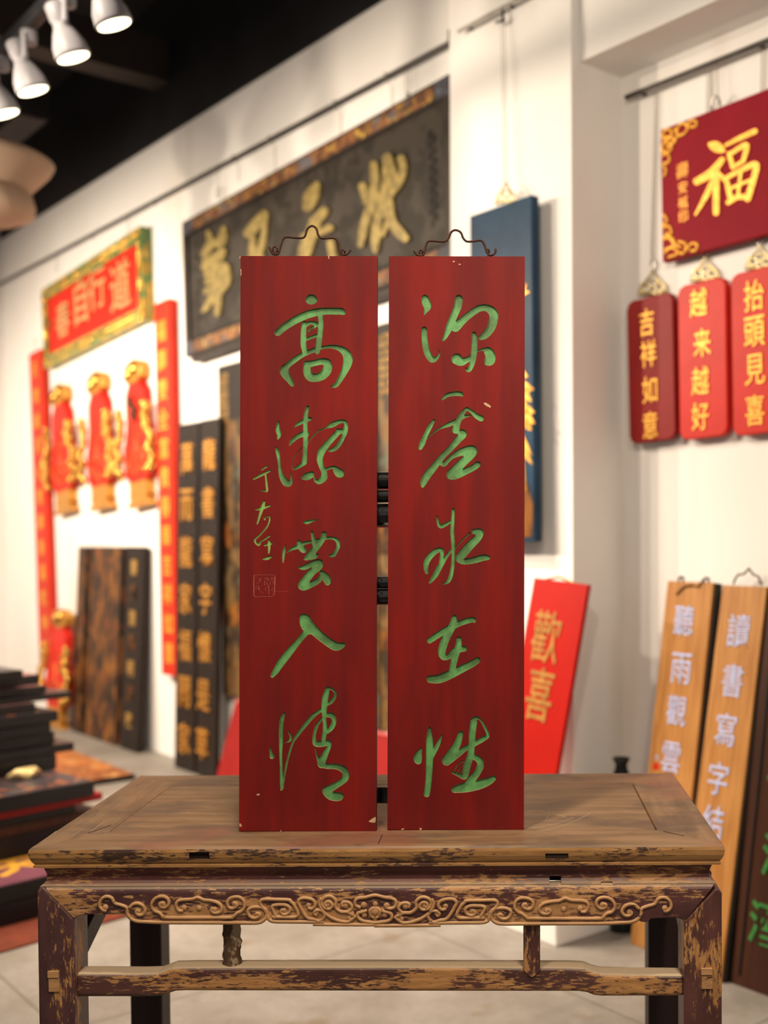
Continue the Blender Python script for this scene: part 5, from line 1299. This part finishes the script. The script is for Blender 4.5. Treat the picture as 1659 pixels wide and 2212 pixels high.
for px in (1466, 1521):
    q = P.loc((px, 1252)); rg = [(q[0] + 0.010 * math.cos(a), 0.012, P.H + 0.006 + 0.010 * math.sin(a)) for a in np.linspace(0, 6.28, 12, endpoint=False)]
    v, f = tube_vf(rg, 0.004, 6, closed=True); mesh('wire_eye', v, f, M_RUST, t)
dr = [P.loc(p) for p in ((1462, 1285), (1478, 1268), (1494, 1264), (1510, 1268), (1520, 1252))]
v, f = tube_vf([(a, -0.004, b) for a, b in dr], 0.0025, 6); mesh('drooping_wire', v, f, M_RUST, t)
P, t = wood_board((1561, 1265), (1657, 1266), 0.285, 0.06, M_HONEY, '讀書寫字結', [(1596, 1363), (1583, 1470), (1568, 1576), (1552, 1682), (1541, 1776)], 72, 'honey brown board of pale blue characters with a star-shaped wire hanger', M_PALEBLUE)
wz = (1380, 1200, 4.0215)
wr_ = [P.loc((wz[0] + a / wz[2], wz[1] + b / wz[2])) for a, b in ((800, 245), (815, 200), (845, 160), (885, 158), (910, 140), (935, 105), (960, 145), (985, 165), (1020, 178), (1030, 215), (1050, 250))]
v, f = tube_vf([(a, 0.012, b) for a, b in wr_], 0.0034, 6); mesh('wire_hanger', v, f, M_RUST, t)
P, t = wood_board((1666, 1240), (1834, 1248), 0.26, 0.06, M_DKBROWN, '青山伴清酒', [(1712, 1420), (1700, 1560), (1690, 1690), (1678, 1850), (1650, 1996)], 96, 'dark brown board of green characters, cut off by the right edge of the picture', M_LEAFGREEN, thick=0.035, bold=0.02)
v, f = box_vf(-P.W / 2 + 0.028, -P.W / 2 + 0.034, -0.004, 0.0, 0.03, P.H - 0.03); mesh('inset_line', v, f, M_BLKEDGE, t)
# --- dark vase on the floor
vf_ = floor_at((1343, 1950))
vb = floor_at((1343, 1648), 0.60); vbp = Vector((vb.x, vb.y, 0)) if False else CC + U * 0.25 - NIN * (-PD + 0.075)
r_ = ray((1342, 1650)); rh = Vector((r_.x, r_.y, 0)); tt_ = (vbp - CAM).dot(rh) / rh.dot(rh)
vpos = Vector((CAM.x + r_.x * tt_, CAM.y + r_.y * tt_, 0)); ztop = CAMZ + ray((1342, 1637)).z * tt_
t = thing('vase', 'dark narrow-necked vase peeping over the back edge of the table', 'vase', Matrix.Translation(vpos))
s = ztop
v, f = lathe_vf([(0.040, 0.0), (0.042, 0.02), (0.050, s * 0.35), (0.052, s * 0.55), (0.046, s * 0.75), (0.034, s * 0.88), (0.021, s * 0.94), (0.020, s * 0.965), (0.027, s * 0.985), (0.030, s), (0.024, s), (0.016, s * 0.97)], 28); mesh('body', v, f, M_DARKVASE, t, smooth=True)

# ================================================================== LOW LEFT: THE PILE OF LACQUER SLABS
og = floor_at((76, 1989)); e1 = ray((3200, 1156)); e1.z = 0; e1.normalize(); e2 = Vector((-e1.y, e1.x, 0))
SA = math.atan2(e1.y, e1.x)
SM = Matrix.Rotation(SA, 4, 'Z'); SM.translation = og
mt_ = thing('floor_mat', 'brick red mat on the floor under the pile of slabs', 'mat', SM)
box('mat', (-1.6, 0.50, -0.215, 0.9, 0.0, 0.008), M_MAT, mt_, 0.003)
def s_at(p, s):
    q = hit(p, og + e2 * s, e2) - og; return q.dot(e1), q.z
zcur = 0.0085
SL = [((None, 0.075), 0.0, 0.46, M_BLKLACQ, 'plain black slab at the very bottom of the big pile', 0.50),
      (((92, 1895), None), 0.0, 0.46, M_PLUM if False else M_PURPLE, 'plum-topped slab with a gold character, low in the big pile', 0.60),
      (((0, 1812), None), 0.30, 0.44, M_BLKLACQ, 'black slab resting on the plum-topped one', 0.55),
      (((0, 1790), None), 0.30, 0.42, M_DKBROWN, 'thin brown slab in the lower half of the big pile', 0.55),
      (((163, 1737), None), 0.30, None, M_BLKLACQ, 'black slab directly under the red one in the big pile', 0.55),
      (((222, 1712), None), 0.28, None, M_DEEPRED, 'dark red slab jutting out under the grey painted one', 0.55),
      (((204, 1687), None), 0.25, None, M_GREYTOP, 'big dark grey slab with orange painted figures', 0.75),
      (((122, 1628), None), 0.56, None, M_BLKLACQ, 'black slab lying on the grey painted slab', 0.45),
      (((160, 1603), None), 0.56, None, M_BLKLACQ, 'long black slab jutting out low in the upper pile', 0.45),
      (((118, 1580), None), 0.58, None, M_BLKLACQ, 'black slab in the lower part of the upper pile', 0.45),
      (((110, 1560), None), 0.56, None, M_BLKLACQ, 'short black slab in the middle of the upper pile', 0.45),
      (((126, 1535), None), 0.55, None, M_GREYTOP, 'grey-topped slab jutting out in the middle of the upper pile', 0.50),
      (((77, 1518), None), 0.58, None, M_ROSETOP, 'short rose-brown slab in the upper pile', 0.45),
      (((155, 1493), None), 0.60, None, M_BLKLACQ, 'long thin black slab jutting out furthest near the top of the pile', 0.50),
      (((100, 1480), None), 0.62, None, M_ROSETOP, 'rose-brown slab third from the top of the pile', 0.45),
      (((86, 1457), None), 0.66, None, M_ROSETOP, 'thin rose-brown slab second from the top of the pile', 0.40),
      (((50, 1447), None), 0.58, None, M_BLKLACQ, 'short black slab on top of the whole pile', 0.45)]
for (px, th), s, xe, mt, lb, dep in SL:
    if px is not None:
        x_, z_ = s_at(px, s)
        th = max(z_ - zcur, 0.008)
        if xe is None: xe = x_
    m = SM.copy(); m.translation = og + UP * zcur + e2 * s
    t = thing('lacquer_plaque', lb, 'plaque', m, 'piled lacquer slabs')
    bevel(box('slab', (xe - 1.25, xe, 0, dep, 0, th), M_BLKLACQ if mt in (M_GREYTOP, M_ROSETOP, M_PURPLE) else mt, t), 0.003)
    if mt in (M_GREYTOP, M_ROSETOP, M_PURPLE):
        box('painted_top', (xe - 1.24, xe - 0.008, 0.008, dep - 0.008, th - 0.001, th + 0.0012), mt, t); 
    if mt is M_PURPLE:
        v, f = glyph_vf('天', 0, 0, 0.20, 0, 0.001, 0.03); v = [(xe - 0.42 + a[0], 0.20 + a[2], th + 0.0015 - a[1]) for a in v]
        mesh('gold_character', v, f, M_GOLDP, t)
    if 'orange painted' in lb:
        rr = random.Random(4)
        for k_ in range(7):
            x0_ = xe - 0.50 + rr.uniform(-0.25, 0.22); y0_ = rr.uniform(0.08, 0.26)
            pts = [(x0_ + 0.05 * math.cos(a) * rr.uniform(.6, 1.2), y0_ + 0.05 * math.sin(a) * rr.uniform(.6, 1.2)) for a in np.linspace(0, 6.28, 9, endpoint=False)]
            v = [(p[0], p[1], th + 0.0014) for p in pts] + [(p[0], p[1], th + 0.0020) for p in pts]
            f = [tuple(range(9)), tuple(range(17, 8, -1))] + [(i, (i + 1) % 9, 9 + (i + 1) % 9, 9 + i) for i in range(9)]
            mesh('painted_figure', v, f, M_ORANGETOP, t)
    zcur += th + 0.002
    if 'orange painted' in lb: zC = zcur
# pale shell-like carving on the grey slab
p_ = s_at((58, 1658), 0.47)
m = SM.copy(); m.translation = og + e1 * p_[0] + e2 * 0.47 + UP * (zC + 0.0005)
t = thing('carved_ornament', 'small pale gold carved piece lying on the grey painted slab', 'ornament', m)
pr = []
for i in range(7):
    a = (i - 3) * 0.28; pr.append(tube_vf([(0, 0, 0.004), (0.05 * math.sin(a), 0.03 * math.cos(a) * 0.6, 0.030), (0.085 * math.sin(a), 0.075 * math.cos(a) * 0.5, 0.012)], [0.010, 0.016, 0.010], 8))
v, f = join(pr); mesh('shell', v, f, plain('pale_gold_paint', (0.72, 0.55, 0.26), 0.4, metal=0.3), t, smooth=True)
# orange-brown slab flat on the floor near the wall
c_ = floor_at((292, 1672), 0.03); uc = ucoord(c_); wc_ = (WP - c_).dot(NIN)
t = thing('lacquer_plaque', 'orange-brown painted slab lying flat on the floor near the wall', 'plaque', wall_frame(Vector((c_.x, c_.y, 0))), 'piled lacquer slabs')
bevel(box('slab', (-1.15, 0, -0.95, 0, 0.0005, 0.03), M_BLKLACQ, t), 0.002)
box('painted_top', (-1.14, -0.006, -0.94, -0.006, 0.029, 0.0315), M_ORANGETOP, t)

# ================================================================== UP LEFT: TRACK, LAMPS, HANGING SHADE
trk = floor_at((60, 66), 3.10)
TMx = wall_frame(trk)
t = thing('lighting_track', 'dark ceiling-hung lighting track carrying the white spot lamps', 'track', TMx)
bevel(box('track_bar', (-0.5, 3.6, -0.02, 0.02, 0, 0.045), M_TRACK, t), 0.003)
box('track_strip', (-0.49, 3.59, -0.012, 0.012, -0.004, 0.001), M_BLACKBROWN, t)
for uu in (-0.4, 1.6, 3.2): v, f = tube_vf([(uu, 0, 0.04), (uu, 0, CEIL - 3.10)], 0.006, 8); mesh('hanging_rod', v, f, M_TRACK, t)
TI = TMx.inverted()
def track_lamp(px, label, energy):
    c = floor_at(px, 2.89); l = TI @ c
    base = TMx @ Vector((l.x, 0, 0))
    ax = (Vector((0.30, 0.18, -0.92))).normalized()          # where the lamp looks
    root = thing('track_lamp', label, 'spot lamp', frame(base, U, UP), 'white track lamps')
    I = root.matrix_world.inverted()
    cl = I @ c; al = I.to_3x3() @ ax
    q = Vector((0, 0, 1)).rotation_difference(-al)
    def put(vf): v, f = vf; return [cl + q @ Vector(a) for a in v], f
    v, f = put(lathe_vf([(0.052, 0.004), (0.0565, 0.0), (0.0575, 0.012), (0.054, 0.04), (0.040, 0.075), (0.028, 0.098), (0.026, 0.112), (0.031, 0.122), (0.031, 0.165), (0.024, 0.175)], 32))
    mesh('lamp_head', v, f, M_LAMP, root, smooth=True)
    v, f = put(lathe_vf([(0.0505, 0.0015), (0.050, -0.002)], 32)); mesh('lamp_face', v, f, M_LAMPON, root)
    j = cl - al * 0.105
    v, f = join([tube_vf([(j.x + 0.032, j.y, -0.03), (j.x + 0.034, j.y, j.z)], 0.010, 10), tube_vf([(j.x, j.y, j.z), (j.x + 0.036, j.y, j.z)], 0.009, 8), tube_vf([(0, 0, -0.028), (j.x + 0.032, j.y, -0.034)], 0.011, 8)]); mesh('bracket', v, f, M_LAMP, root)
    v, f = lathe_vf([(0.024, -0.05), (0.028, -0.045), (0.028, -0.006), (0.020, -0.001)], 20); mesh('track_adapter', v, f, M_LAMP, root, smooth=True)
    if energy:
        w = c + ax * 0.02; spot('lamp_beam', w, w + ax, energy, 95, 0.9, 0.045)
    return root
track_lamp((247, 54), 'white track lamp nearest to the camera, cut off by the top of the picture', 105)
track_lamp((159, 125), 'white track lamp, second along the track from the top of the picture', 105)
track_lamp((72, 197), 'white track lamp, third along the track from the top of the picture', 105)
track_lamp((10, 247), 'white track lamp cut off by the left edge of the picture', 105)
# hanging shade
sc_pt = hit((-62, 345), (0, 5.4, 0), Vector((0, 1, 0)))
t = thing('ceiling_pendant', 'cream curved hanging shade at the left edge under the black ceiling', 'lampshade', Matrix.Translation(sc_pt))
k_ = 5.4 / F
def sp(x, y): return ((x + 62) * k_, -(y - 345) * k_)
pr = [sp(-40, 262), sp(0, 296), sp(50, 318), sp(90, 336), sp(105, 345), sp(98, 358), sp(70, 388), sp(48, 412), sp(40, 425)]
v, f = lathe_vf([(max(a, 0.002), b) for a, b in pr[::-1]], 40); mesh('upper_shade', v, f, M_SHADE, t, smooth=True)
pr = [sp(44, 405), sp(58, 415), sp(65, 440), sp(62, 456), sp(40, 466), sp(0, 478), sp(-40, 484)]
v, f = lathe_vf([(max(a, 0.002), b) for a, b in pr[::-1]], 40); mesh('lower_shade', v, f, M_SHADE, t, smooth=True)
v, f = tube_vf([(0, 0, sp(0, 264)[1]), (0, 0, CEIL - sc_pt.z)], 0.006, 8); mesh('hanging_rod', v, f, M_TRACK, t)
